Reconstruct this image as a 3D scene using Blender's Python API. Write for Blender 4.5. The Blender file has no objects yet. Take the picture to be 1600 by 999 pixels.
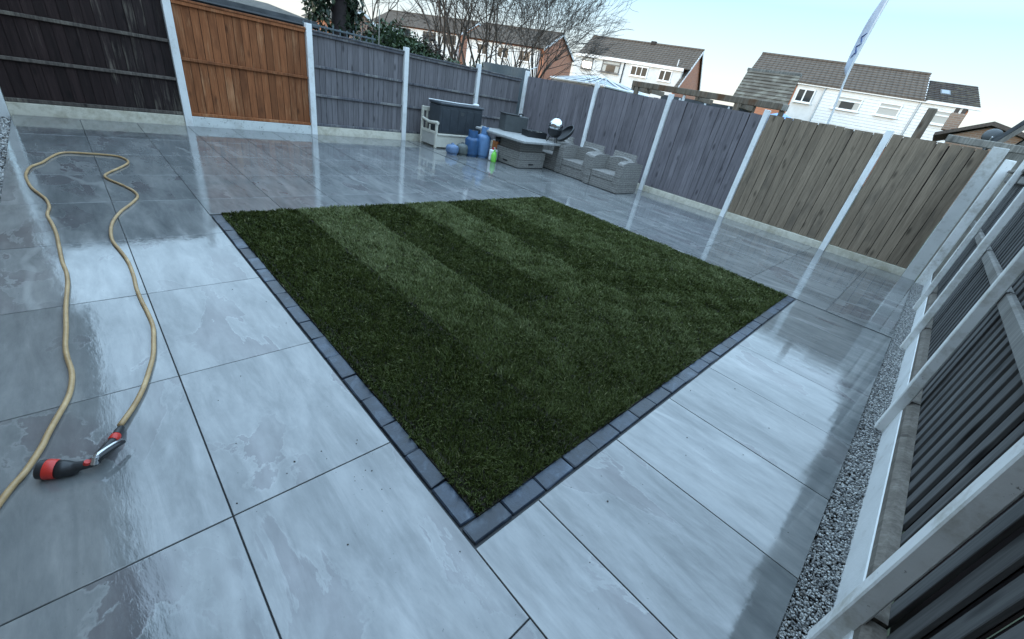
import bpy, bmesh, math, random
import numpy as np
from mathutils import Vector, Matrix

random.seed(7)
RNG = np.random.default_rng(7)
R = math.radians
scn = bpy.context.scene
COL = scn.collection

# ------------------------------------------------------------------ camera
def make_camera():
    cd = bpy.data.cameras.new('camera')
    cd.sensor_width = 36.0
    cd.lens = 637.2 / 1600 * 36.0
    cd.clip_start = 0.05
    cd.clip_end = 3000
    cam = bpy.data.objects.new('camera', cd)
    COL.objects.link(cam)
    yaw, pit, rol = R(40.881), R(29.27), R(11.568)
    f = Vector((math.cos(yaw)*math.cos(pit), math.sin(yaw)*math.cos(pit), -math.sin(pit)))
    r = Vector((math.sin(yaw), -math.cos(yaw), 0))
    u = r.cross(f)
    r2 = math.cos(rol)*r + math.sin(rol)*u
    u2 = -math.sin(rol)*r + math.cos(rol)*u
    m = Matrix((r2, u2, -f)).transposed().to_4x4()
    m.translation = Vector((-0.746, -0.598, 1.566))
    cam.matrix_world = m
    scn.camera = cam
make_camera()

# ------------------------------------------------------------------ sky, sun, exposure
SUN_EL, SUN_AZ = 7.0, 165.0          # azimuth measured from +X towards +Y
w = bpy.data.worlds.new('World'); scn.world = w; w.use_nodes = True
wn = w.node_tree; wn.nodes.clear()
sky = wn.nodes.new('ShaderNodeTexSky'); sky.sky_type = 'NISHITA'; sky.sun_disc = False
sky.sun_elevation = R(SUN_EL); sky.sun_rotation = R(90 - SUN_AZ)
sky.altitude = 50; sky.air_density = 1.0; sky.dust_density = 1.2; sky.ozone_density = 1.0
bg = wn.nodes.new('ShaderNodeBackground'); bg.inputs['Strength'].default_value = 0.15
wo = wn.nodes.new('ShaderNodeOutputWorld')
# thin even veil of high cloud over the clear sky: pale at the horizon, bluer and brighter overhead
tcw = wn.nodes.new('ShaderNodeTexCoord'); spw = wn.nodes.new('ShaderNodeSeparateXYZ'); rpw = wn.nodes.new('ShaderNodeValToRGB')
VEIL = [(0.0, (4.1, 3.9, 3.7)), (0.06, (3.8, 4.0, 3.95)), (0.20, (2.35, 3.8, 4.9)), (0.40, (5.6, 8.0, 10.3)), (1.0, (6.8, 9.8, 13.2))]
while len(rpw.color_ramp.elements) < len(VEIL): rpw.color_ramp.elements.new(0.5)
for el_, (p_, c_) in zip(rpw.color_ramp.elements, VEIL): el_.position = p_; el_.color = (*c_, 1)
mxw = wn.nodes.new('ShaderNodeMix'); mxw.data_type = 'RGBA'; mxw.inputs[0].default_value = 0.85
wn.links.new(tcw.outputs['Generated'], spw.inputs[0]); wn.links.new(spw.outputs['Z'], rpw.inputs[0])
wn.links.new(sky.outputs[0], mxw.inputs[6]); wn.links.new(rpw.outputs[0], mxw.inputs[7])
wn.links.new(mxw.outputs[2], bg.inputs[0]); wn.links.new(bg.outputs[0], wo.inputs[0])
sl = bpy.data.lights.new('sun', 'SUN'); sl.energy = 1.2; sl.angle = R(10); sl.color = (1.0, 0.9, 0.78)
so = bpy.data.objects.new('sun', sl); COL.objects.link(so)
sd = Vector((math.cos(R(SUN_AZ))*math.cos(R(SUN_EL)), math.sin(R(SUN_AZ))*math.cos(R(SUN_EL)), math.sin(R(SUN_EL))))
so.rotation_euler = sd.to_track_quat('Z', 'Y').to_euler()
scn.view_settings.view_transform = 'Standard'
scn.view_settings.look = 'None'
scn.view_settings.gamma = 1.0
scn.view_settings.exposure = 0.92
scn.view_settings.use_curve_mapping = False

# ------------------------------------------------------------------ materials
class NT:
    def __init__(s, name):
        s.m = bpy.data.materials.new(name); s.m.use_nodes = True
        s.t = s.m.node_tree; s.p = s.t.nodes['Principled BSDF']
    def n(s, t, **kw):
        x = s.t.nodes.new(t)
        for k, v in kw.items(): setattr(x, k, v)
        return x
    def l(s, a, b): s.t.links.new(a, b)
    def mathn(s, op, a, b=None, c=None):
        x = s.n('ShaderNodeMath', operation=op)
        for i, v in enumerate((a, b, c)):
            if v is None: continue
            if isinstance(v, (int, float)): x.inputs[i].default_value = v
            else: s.l(v, x.inputs[i])
        return x.outputs[0]
    def coords(s, scale=(1, 1, 1), rnd=True, kind='Object', rot=(0, 0, 0)):
        tc = s.n('ShaderNodeTexCoord')
        mp = s.n('ShaderNodeMapping'); mp.inputs['Scale'].default_value = scale
        mp.inputs['Rotation'].default_value = rot
        s.l(tc.outputs[kind], mp.inputs['Vector'])
        if rnd:
            oi = s.n('ShaderNodeObjectInfo')
            v = s.n('ShaderNodeVectorMath', operation='SCALE'); v.inputs[0].default_value = (37.1, 91.7, 53.3)
            s.l(oi.outputs['Random'], v.inputs['Scale']); s.l(v.outputs[0], mp.inputs['Location'])
        return mp.outputs[0]
    def noise(s, vec, scale=5, detail=4, rough=0.55, dist=0.0):
        x = s.n('ShaderNodeTexNoise'); x.inputs['Scale'].default_value = scale; x.inputs['Detail'].default_value = detail
        x.inputs['Roughness'].default_value = rough; x.inputs['Distortion'].default_value = dist
        s.l(vec, x.inputs['Vector']); return x.outputs['Fac']
    def ramp(s, fac, stops, interp='LINEAR'):
        x = s.n('ShaderNodeValToRGB'); x.color_ramp.interpolation = interp
        e = x.color_ramp.elements
        while len(e) < len(stops): e.new(0.5)
        for i, (p, c) in enumerate(stops):
            e[i].position = p
            e[i].color = (c, c, c, 1) if isinstance(c, (int, float)) else (*c, 1)
        s.l(fac, x.inputs[0]); return x.outputs[0]
    def mix(s, fac, a, b, mode='MIX'):
        x = s.n('ShaderNodeMix', data_type='RGBA', blend_type=mode)
        for i, v in ((0, fac), (6, a), (7, b)):
            if isinstance(v, (int, float)) and i == 0: x.inputs[0].default_value = v
            elif isinstance(v, tuple): x.inputs[i].default_value = (*v, 1)
            else: s.l(v, x.inputs[i])
        return x.outputs[2]
    def bump(s, h, strength=0.3, dist=0.01):
        b = s.n('ShaderNodeBump'); b.inputs['Strength'].default_value = strength; b.inputs['Distance'].default_value = dist
        s.l(h, b.inputs['Height']); s.l(b.outputs[0], s.p.inputs['Normal'])
    def vary(s, col, amt):
        """value differs a little from object to object"""
        oi = s.n('ShaderNodeObjectInfo')
        h = s.n('ShaderNodeHueSaturation')
        v = s.mathn('MULTIPLY_ADD', oi.outputs['Random'], 2*amt, 1-amt)
        s.l(v, h.inputs['Value']); s.l(col, h.inputs['Color']); return h.outputs[0]
    def done(s, col=None, rough=None, ior=None):
        if col is not None:
            if isinstance(col, tuple): s.p.inputs['Base Color'].default_value = (*col, 1)
            else: s.l(col, s.p.inputs['Base Color'])
        if rough is not None:
            if isinstance(rough, (int, float)): s.p.inputs['Roughness'].default_value = rough
            else: s.l(rough, s.p.inputs['Roughness'])
        if ior: s.p.inputs['IOR'].default_value = ior
        return s.m

def plain(name, c, rough=0.6, metal=0.0, var=0.25, scale=8, bump=0.15, stretch=(1, 1, 1), spec=None):
    t = NT(name); v = t.coords(stretch)
    n = t.noise(v, scale, 5, 0.6)
    lo = tuple(x*(1-var) for x in c); hi = tuple(min(1, x*(1+var)) for x in c)
    col = t.ramp(n, [(0.3, lo), (0.7, hi)])
    t.p.inputs['Metallic'].default_value = metal
    if spec is not None: t.p.inputs['Specular IOR Level'].default_value = spec
    if bump: t.bump(t.noise(v, scale*6, 4), bump, 0.004)
    return t.done(col, rough)

def wood(name, lo, hi, wear=None, wear_t=0.62, wear_w=0.12, var=0.15, rough=0.75, dark=None, bump=0.4):
    t = NT(name)
    v = t.coords((14, 14, 1.0)); v2 = t.coords((3, 3, 0.8)); v3 = t.coords((60, 60, 2.2))
    g = t.noise(v, 1.6, 6, 0.62, 0.6)
    col = t.ramp(g, [(0.3, lo), (0.72, hi)])
    fine = t.noise(v3, 1.5, 3, 0.6)
    col = t.mix(t.ramp(fine, [(0.38, 0.4), (0.55, 0.0)]), col, tuple(c*0.6 for c in lo))
    kn = t.n('ShaderNodeTexVoronoi'); kn.inputs['Scale'].default_value = 1.3; t.l(t.coords((5, 5, 1.7)), kn.inputs['Vector'])
    col = t.mix(t.ramp(kn.outputs['Distance'], [(0.07, 0.85), (0.20, 0.0)]), col, tuple(c*0.4 for c in lo))
    if dark:
        d = t.noise(v2, 1.3, 5, 0.65)
        col = t.mix(t.ramp(d, [(0.52, 0.0), (0.68, 0.8)]), col, dark)
    if wear:
        wv = t.coords((22, 22, 1.5))
        wn_ = t.mathn('MULTIPLY_ADD', t.noise(t.coords((1.5, 1.5, 0.9)), 1.5, 3, 0.5), 0.5, t.mathn('MULTIPLY', t.noise(wv, 1.7, 6, 0.7), 0.5))
        col = t.mix(t.ramp(wn_, [(wear_t-0.05, 0.0), (wear_t-0.05+wear_w, 0.85)]), col, wear)
    col = t.vary(col, var)
    t.bump(g, bump, 0.004)
    t.p.inputs['Specular IOR Level'].default_value = 0.25
    return t.done(col, rough)

def concrete(name, base, stain, amount=0.6, dark=(0.05, 0.045, 0.03), pits=0.0, rough=0.8, green=None):
    t = NT(name)
    v = t.coords()
    n1 = t.noise(v, 3.0, 6, 0.65); n2 = t.noise(v, 14, 5, 0.7)
    col = t.ramp(n1, [(0.3, base), (0.75, tuple(b*0.82 for b in base))])
    col = t.mix(t.ramp(t.mathn('MULTIPLY_ADD', n2, 0.5, t.mathn('MULTIPLY', n1, 0.5)), [(amount-0.08, 0.0), (amount+0.1, 0.85)]), col, stain)
    if pits:
        n3 = t.noise(v, 22, 6, 0.75, 0.4)
        col = t.mix(t.ramp(n3, [(1-pits-0.02, 0.0), (1-pits+0.03, 0.9)]), col, dark)
    if green:
        col = t.mix(t.ramp(t.noise(v, 5, 5, 0.7), [(0.56, 0.0), (0.66, 0.8)]), col, green)
    col = t.vary(col, 0.08)
    t.bump(t.noise(v, 60, 5, 0.7), 0.35, 0.004)
    return t.done(col, rough)

def slab_mat():
    t = NT('wet_porcelain')
    oi = t.n('ShaderNodeObjectInfo')
    vY = t.coords((1.9, 0.55, 1)); v = t.coords((1, 1, 1)); vs = t.coords((7, 1.1, 1), rot=(0, 0, 0.22))
    big = t.noise(vY, 1.5, 7, 0.62, 0.7)
    str_ = t.noise(vs, 1.5, 7, 0.68, 0.5)
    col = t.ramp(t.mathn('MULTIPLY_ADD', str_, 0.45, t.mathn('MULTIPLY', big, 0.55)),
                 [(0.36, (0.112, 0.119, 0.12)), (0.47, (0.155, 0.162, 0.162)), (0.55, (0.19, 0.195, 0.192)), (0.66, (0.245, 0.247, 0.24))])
    # riven plates: crisp edged darker purple brown patches
    pl_ = t.noise(t.coords((1.5, 0.75, 1), rot=(0, 0, 0.25)), 1.7, 9, 0.58, 0.35)
    pgrad = t.ramp(t.noise(t.coords((2.2, 1.1, 1)), 1.2, 3, 0.5), [(0.40, 0.0), (0.62, 1.0)])
    pm = t.mathn('MULTIPLY', t.ramp(pl_, [(0.552, 0.0), (0.562, 0.9), (0.72, 0.25)]), pgrad)
    col = t.mix(pm, col, (0.116, 0.108, 0.112))
    # pale thin veins
    wvn = t.n('ShaderNodeTexWave', wave_type='BANDS', bands_direction='DIAGONAL'); wvn.inputs['Scale'].default_value = 0.16
    wvn.inputs['Distortion'].default_value = 7.5; wvn.inputs['Detail'].default_value = 5; wvn.inputs['Detail Scale'].default_value = 1.1; wvn.inputs['Detail Roughness'].default_value = 0.62
    t.l(t.coords((2.0, 0.9, 1), rot=(0, 0, 0.3)), wvn.inputs['Vector'])
    vmask = t.ramp(t.noise(t.coords((1.3, 0.8, 1)), 1.6, 3, 0.5), [(0.45, 0.0), (0.62, 1.0)])
    col = t.mix(t.mathn('MULTIPLY', t.ramp(wvn.outputs['Fac'], [(0.985, 0.0), (0.999, 0.55)]), vmask), col, (0.32, 0.325, 0.315))
    # pale lips along the riven plates
    col = t.mix(t.mathn('MULTIPLY', t.ramp(pl_, [(0.535, 0.0), (0.551, 0.4), (0.560, 0.0)]), pgrad), col, (0.30, 0.305, 0.30))
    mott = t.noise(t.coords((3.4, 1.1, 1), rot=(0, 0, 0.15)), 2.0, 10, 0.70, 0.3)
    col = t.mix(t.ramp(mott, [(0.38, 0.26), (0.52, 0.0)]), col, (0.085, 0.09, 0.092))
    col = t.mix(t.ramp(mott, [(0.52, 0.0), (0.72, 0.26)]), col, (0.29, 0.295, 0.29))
    # dark grit
    col = t.mix(t.ramp(t.noise(v, 70, 3, 0.6), [(0.70, 0.0), (0.76, 0.7)]), col, (0.06, 0.06, 0.06))
    col = t.vary(col, 0.10)
    # water film, in world space so that it runs over the joints
    wv = t.coords((0.7, 0.42, 1), rnd=False)
    geo = t.n('ShaderNodeNewGeometry')
    mp = t.n('ShaderNodeMapping'); mp.inputs['Scale'].default_value = (1.1, 0.55, 1); t.l(geo.outputs['Position'], mp.inputs['Vector'])
    film = t.noise(mp.outputs[0], 1.3, 7, 0.66, 0.4)
    filmS = t.mathn('MULTIPLY_ADD', film, 0.62, t.mathn('MULTIPLY', str_, 0.38))
    t.l(t.ramp(t.mathn('MULTIPLY_ADD', mott, 0.5, t.mathn('MULTIPLY', str_, 0.5)), [(0.38, 0.36), (0.62, 0.66)]), t.p.inputs['Specular IOR Level'])
    rough = t.ramp(filmS, [(0.42, 0.025), (0.51, 0.04), (0.535, 0.075), (0.64, 0.11)])
    mp2 = t.n('ShaderNodeMapping'); mp2.inputs['Scale'].default_value = (9, 3.2, 1); t.l(geo.outputs['Position'], mp2.inputs['Vector'])
    rip = t.noise(mp2.outputs[0], 1.6, 5, 0.6, 0.2)
    h = t.mathn('ADD', t.mathn('MULTIPLY', str_, 1.1), t.mathn('ADD', t.mathn('MULTIPLY', rip, 0.9), t.mathn('MULTIPLY', pm, 0.2)))
    h = t.mathn('ADD', h, t.mathn('MULTIPLY', t.noise(v, 55, 4, 0.7), 0.06))
    t.bump(h, 0.10, 0.006)
    return t.done(col, rough, ior=1.85)

def grass_mat():
    t = NT('turf_blades')
    a = t.n('ShaderNodeAttribute', attribute_name='tone')
    col = t.ramp(a.outputs['Fac'], [(0.0, (0.023, 0.033, 0.007)), (0.35, (0.054, 0.069, 0.014)), (0.65, (0.106, 0.123, 0.050)), (1.0, (0.22, 0.215, 0.10))])
    t.p.inputs['Specular IOR Level'].default_value = 0.18
    return t.done(col, 0.6)

def pebble_mat():
    t = NT('gravel_stones')
    g = t.n('ShaderNodeNewGeometry')
    col = t.ramp(g.outputs['Random Per Island'], [(0.0, (0.05, 0.052, 0.055)), (0.22, (0.18, 0.182, 0.182)), (0.5, (0.31, 0.31, 0.30)), (0.8, (0.52, 0.52, 0.5)), (0.9, (0.2, 0.18, 0.16)), (1.0, (0.62, 0.62, 0.6))])
    return t.done(col, 0.45)

def leaf_mat(name, a, b, c):
    t = NT(name); g = t.n('ShaderNodeNewGeometry')
    return t.done(t.ramp(g.outputs['Random Per Island'], [(0.0, a), (0.6, b), (1.0, c)]), 0.55)

def brick_mat(name, c1, c2, mortar, scale=1.0, horiz='Y'):
    t = NT(name)
    g = t.n('ShaderNodeTexCoord')
    sp = t.n('ShaderNodeSeparateXYZ'); t.l(g.outputs['Object'], sp.inputs[0])
    cb = t.n('ShaderNodeCombineXYZ'); t.l(sp.outputs[horiz], cb.inputs[0]); t.l(sp.outputs['Z'], cb.inputs[1])
    b = t.n('ShaderNodeTexBrick'); b.inputs['Scale'].default_value = 1.0/scale
    b.inputs['Brick Width'].default_value = 0.225; b.inputs['Row Height'].default_value = 0.075; b.inputs['Mortar Size'].default_value = 0.008
    b.inputs['Color1'].default_value = (*c1, 1); b.inputs['Color2'].default_value = (*c2, 1); b.inputs['Mortar'].default_value = (*mortar, 1)
    t.l(cb.outputs[0], b.inputs['Vector'])
    t.bump(b.outputs['Fac'], -0.4, 0.006)
    return t.done(b.outputs['Color'], 0.85)

def rattan_mat():
    t = NT('grey_rattan')
    g = t.n('ShaderNodeTexCoord')
    wv = t.n('ShaderNodeTexWave', wave_type='BANDS', bands_direction='Z'); wv.inputs['Scale'].default_value = 7; wv.inputs['Distortion'].default_value = 0.25; wv.inputs['Detail'].default_value = 3
    t.l(g.outputs['Object'], wv.inputs['Vector'])
    n = t.noise(t.coords((16, 16, 34)), 2.0, 5, 0.7)
    col = t.ramp(t.mathn('MULTIPLY_ADD', wv.outputs['Fac'], 0.10, t.mathn('MULTIPLY', n, 0.90)), [(0.34, (0.11, 0.103, 0.094)), (0.5, (0.20, 0.19, 0.176)), (0.68, (0.30, 0.288, 0.27))])
    t.bump(n, 0.6, 0.008)
    t.p.inputs['Specular IOR Level'].default_value = 0.25
    return t.done(col, 0.65)

def tile_mat(name, lo, hi, moss=None):
    t = NT(name)
    tc = t.n('ShaderNodeTexCoord')
    wv = t.n('ShaderNodeTexWave', wave_type='BANDS', bands_direction='X'); wv.inputs['Scale'].default_value = 1.05; wv.inputs['Distortion'].default_value = 0.0
    t.l(tc.outputs['Object'], wv.inputs['Vector'])
    n = t.noise(t.coords((1.2, 2.5, 2.5)), 1.6, 6, 0.7)
    n2 = t.noise(t.coords((3.0, 3, 3)), 3.0, 4, 0.7)
    col = t.ramp(t.mathn('MULTIPLY_ADD', n2, 0.5, t.mathn('MULTIPLY', n, 0.5)), [(0.3, lo), (0.7, hi)])
    col = t.mix(t.ramp(wv.outputs['Fac'], [(0.0, 0.35), (0.35, 0.0)]), col, tuple(c*0.5 for c in lo))
    if moss: col = t.mix(t.ramp(n, [(0.5, 0.0), (0.62, 0.8)]), col, moss)
    t.bump(wv.outputs['Fac'], 0.5, 0.03)
    t.p.inputs['Specular IOR Level'].default_value = 0.15
    return t.done(col, 0.9)

M = {}
M['slab'] = slab_mat()
M['grout'] = plain('dark_grout', (0.018, 0.02, 0.022), 0.6, scale=20)
st_ = NT('blue_black_sett')
sv = st_.coords()
sc_ = st_.ramp(st_.noise(sv, 11, 7, 0.7, 0.5), [(0.3, (0.010, 0.015, 0.024)), (0.55, (0.024, 0.036, 0.056)), (0.72, (0.075, 0.10, 0.135))])
sc_ = st_.vary(sc_, 0.4)
st_.bump(st_.noise(sv, 22, 6, 0.65), 0.6, 0.006)
M['sett'] = st_.done(sc_, 0.3, ior=1.5)
M['soil'] = plain('dark_soil', (0.02, 0.015, 0.011), 0.9, var=0.5, scale=30, bump=0.6)
M['land'] = plain('rough_land', (0.055, 0.065, 0.035), 0.9, var=0.5, scale=0.6)
M['grass'] = grass_mat()
M['pebble'] = pebble_mat()
M['post'] = concrete('white_concrete', (0.80, 0.81, 0.80), (0.48, 0.46, 0.41), 0.62)
M['post_side'] = concrete('dirt_blotched_white_concrete', (0.82, 0.82, 0.80), (0.42, 0.39, 0.32), 0.57, pits=0.34, dark=(0.07, 0.055, 0.04))
M['post_dirty'] = concrete('weathered_concrete', (0.56, 0.56, 0.54), (0.27, 0.25, 0.21), 0.6, pits=0.26)
M['kick'] = concrete('cream_concrete', (0.64, 0.60, 0.50), (0.36, 0.32, 0.23), 0.53, pits=0.32)
M['kick_white'] = concrete('peeling_white_concrete', (0.66, 0.68, 0.66), (0.36, 0.35, 0.31), 0.6, pits=0.38)
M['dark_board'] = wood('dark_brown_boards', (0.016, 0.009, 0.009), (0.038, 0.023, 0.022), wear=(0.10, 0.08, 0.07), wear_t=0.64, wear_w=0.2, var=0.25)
M['dark_worn'] = wood('worn_dark_brown_boards', (0.016, 0.010, 0.010), (0.040, 0.026, 0.025), wear=(0.21, 0.18, 0.145), wear_t=0.56, wear_w=0.16, var=0.25)
M['dark_rail'] = wood('weathered_dark_rail', (0.06, 0.05, 0.045), (0.16, 0.135, 0.115), wear=(0.24, 0.21, 0.17), wear_t=0.56)
M['orange_board'] = wood('orange_stained_boards', (0.20, 0.070, 0.026), (0.33, 0.122, 0.05), var=0.22, dark=(0.13, 0.047, 0.02), wear=(0.40, 0.20, 0.10), wear_t=0.57)
M['grey_board'] = wood('grey_painted_boards', (0.128, 0.119, 0.127), (0.195, 0.182, 0.191), wear=(0.20, 0.19, 0.19), wear_t=0.66, var=0.14)
M['grey_rail'] = wood('grey_worn_rail', (0.075, 0.075, 0.088), (0.14, 0.138, 0.15), wear=(0.26, 0.25, 0.23), wear_t=0.54)
M['slate_board'] = wood('slate_painted_boards', (0.142, 0.129, 0.140), (0.212, 0.193, 0.207), var=0.13, dark=(0.10, 0.091, 0.099))
M['brown_board'] = wood('brown_weathered_boards', (0.18, 0.137, 0.098), (0.29, 0.226, 0.164), var=0.14, dark=(0.115, 0.092, 0.07))
M['cap_wood'] = wood('grey_capping', (0.13, 0.12, 0.105), (0.27, 0.25, 0.22), wear=(0.33, 0.31, 0.27), wear_t=0.55)
M['black_board'] = wood('charcoal_boards', (0.085, 0.084, 0.084), (0.145, 0.143, 0.14), var=0.2, wear=(0.21, 0.205, 0.2), wear_t=0.66)
M['rail_wood'] = wood('grey_rail_wood', (0.17, 0.165, 0.155), (0.30, 0.29, 0.27), dark=(0.10, 0.085, 0.07))
M['base_rail'] = wood('brown_base_rail', (0.11, 0.095, 0.08), (0.2, 0.18, 0.155), dark=(0.06, 0.05, 0.04))
M['cream'] = plain('cream_paint', (0.56, 0.53, 0.45), 0.5, var=0.1)
M['cream_panel'] = plain('cream_grey_panel', (0.40, 0.385, 0.35), 0.55, var=0.1)
M['black_plastic'] = plain('charcoal_plastic', (0.035, 0.042, 0.05), 0.45, var=0.2)
M['black'] = plain('black_plastic', (0.015, 0.016, 0.018), 0.4, var=0.2, bump=0.05)
M['white_plastic'] = plain('white_plastic', (0.75, 0.76, 0.76), 0.4, var=0.06)
M['blue_dark'] = plain('deep_blue_paint', (0.03, 0.085, 0.19), 0.4, var=0.25)
M['blue'] = plain('mid_blue_paint', (0.11, 0.21, 0.38), 0.4, var=0.2)
M['blue_small'] = plain('dull_blue_paint', (0.10, 0.16, 0.27), 0.5, var=0.35)
M['grey_green'] = plain('grey_green_paint', (0.10, 0.115, 0.11), 0.5, var=0.3)
M['green'] = plain('bright_green_plastic', (0.2, 0.62, 0.08), 0.4, var=0.1)
M['rust'] = plain('orange_brown_label', (0.35, 0.12, 0.03), 0.5, var=0.6, scale=30)
M['redlabel'] = plain('red_plastic', (0.5, 0.025, 0.03), 0.4, var=0.15)
M['rattan'] = rattan_mat()
M['stone_top'] = plain('grey_table_top', (0.30, 0.30, 0.29), 0.5, var=0.25, scale=14)
M['dark_grey'] = plain('dark_grey_metal', (0.06, 0.066, 0.068), 0.45, var=0.15)
M['chrome'] = plain('polished_steel', (0.62, 0.63, 0.65), 0.05, metal=1.0, var=0.03, bump=0)
M['ash'] = plain('pale_ash', (0.35, 0.33, 0.29), 0.8, var=0.5, scale=30)
hs_ = NT('tan_hose')
hc_ = hs_.ramp(hs_.noise(hs_.coords(), 9, 5, 0.65), [(0.3, (0.30, 0.185, 0.08)), (0.7, (0.50, 0.345, 0.175))])
hc_ = hs_.mix(hs_.ramp(hs_.noise(hs_.coords(), 60, 4, 0.7), [(0.58, 0.0), (0.7, 0.6)]), hc_, (0.16, 0.12, 0.08))
hs_.bump(hs_.noise(hs_.coords(), 220, 2, 0.5), 0.4, 0.002)
M['hose'] = hs_.done(hc_, 0.4)
M['red'] = plain('red_ring', (0.52, 0.03, 0.02), 0.35, var=0.15)
M['silver'] = plain('silver_lever', (0.55, 0.56, 0.58), 0.25, metal=0.9, var=0.1, bump=0)
M['render'] = concrete('white_render', (0.74, 0.75, 0.74), (0.5, 0.5, 0.48), 0.66)
M['upvc'] = plain('white_frame', (0.78, 0.79, 0.79), 0.4, var=0.05, bump=0)
M['clad'] = plain('white_cladding', (0.70, 0.72, 0.72), 0.5, var=0.08, bump=0.05)
M['clad_line'] = plain('grey_downpipe', (0.42, 0.45, 0.46), 0.5, var=0.1)
M['brick'] = brick_mat('orange_brick', (0.50, 0.19, 0.09), (0.38, 0.135, 0.07), (0.36, 0.3, 0.25), horiz='Y')
M['brick2'] = brick_mat('pale_brick', (0.30, 0.20, 0.14), (0.24, 0.16, 0.115), (0.3, 0.28, 0.25), horiz='Y')
M['tile'] = tile_mat('brown_tiles', (0.070, 0.058, 0.048), (0.160, 0.135, 0.112))
M['tile_dark'] = tile_mat('dark_tiles', (0.035, 0.032, 0.03), (0.075, 0.065, 0.06), moss=(0.10, 0.095, 0.07))
M['shingle'] = tile_mat('mossy_shingles', (0.09, 0.07, 0.052), (0.21, 0.168, 0.125), moss=(0.25, 0.215, 0.165))
M['felt'] = plain('grey_roof_felt', (0.07, 0.075, 0.08), 0.8, var=0.3, scale=5)
M['felt_pale'] = plain('pale_roof_felt', (0.085, 0.074, 0.06), 0.9, var=0.6, scale=9, bump=0.5)
M['beam'] = wood('weathered_beam', (0.13, 0.105, 0.08), (0.28, 0.225, 0.17), dark=(0.13, 0.055, 0.02))
gl = NT('window_glass'); M['glass'] = gl.done((0.03, 0.035, 0.038), 0.05, ior=1.5)
gl = NT('pale_blind'); M['blind'] = gl.done((0.42, 0.42, 0.39), 0.6)
gl = NT('conservatory_glass'); M['cons'] = gl.done((0.12, 0.14, 0.17), 0.08, ior=1.6)
M['bark'] = plain('grey_bark', (0.075, 0.062, 0.052), 0.85, var=0.4, scale=20)
M['bark_dark'] = plain('dark_bark', (0.035, 0.026, 0.026), 0.9, var=0.4, scale=20)
M['ivy'] = leaf_mat('ivy_leaves', (0.012, 0.026, 0.010), (0.032, 0.062, 0.022), (0.075, 0.11, 0.045))
M['conifer'] = leaf_mat('conifer_leaves', (0.010, 0.020, 0.012), (0.024, 0.045, 0.022), (0.05, 0.075, 0.035))
M['deadleaf'] = leaf_mat('brown_leaves', (0.03, 0.02, 0.016), (0.06, 0.04, 0.03), (0.10, 0.075, 0.055))
M['flag'] = plain('pale_flag_cloth', (0.50, 0.55, 0.64), 0.7, var=0.12)
M['flag_ink'] = plain('navy_flag_print', (0.05, 0.09, 0.24), 0.7, var=0.2)
M['slate_blue'] = plain('blue_grey_paint', (0.09, 0.115, 0.13), 0.6, var=0.25, stretch=(12, 12, 1))
M['tarp'] = plain('blue_canvas', (0.22, 0.36, 0.6), 0.6, var=0.15)

# ------------------------------------------------------------------ builders
def tag(o, label=None, cat=None, group=None, kind=None):
    if label: o['label'] = label
    if cat: o['category'] = cat
    if group: o['group'] = group
    if kind: o['kind'] = kind
    return o

def empty(name, loc=(0, 0, 0), rz=0.0, label=None, cat=None, group=None):
    o = bpy.data.objects.new(name, None); COL.objects.link(o)
    o.empty_display_size = 0.1
    o.location = loc; o.rotation_euler = (0, 0, rz)
    return tag(o, label, cat, group)

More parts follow.
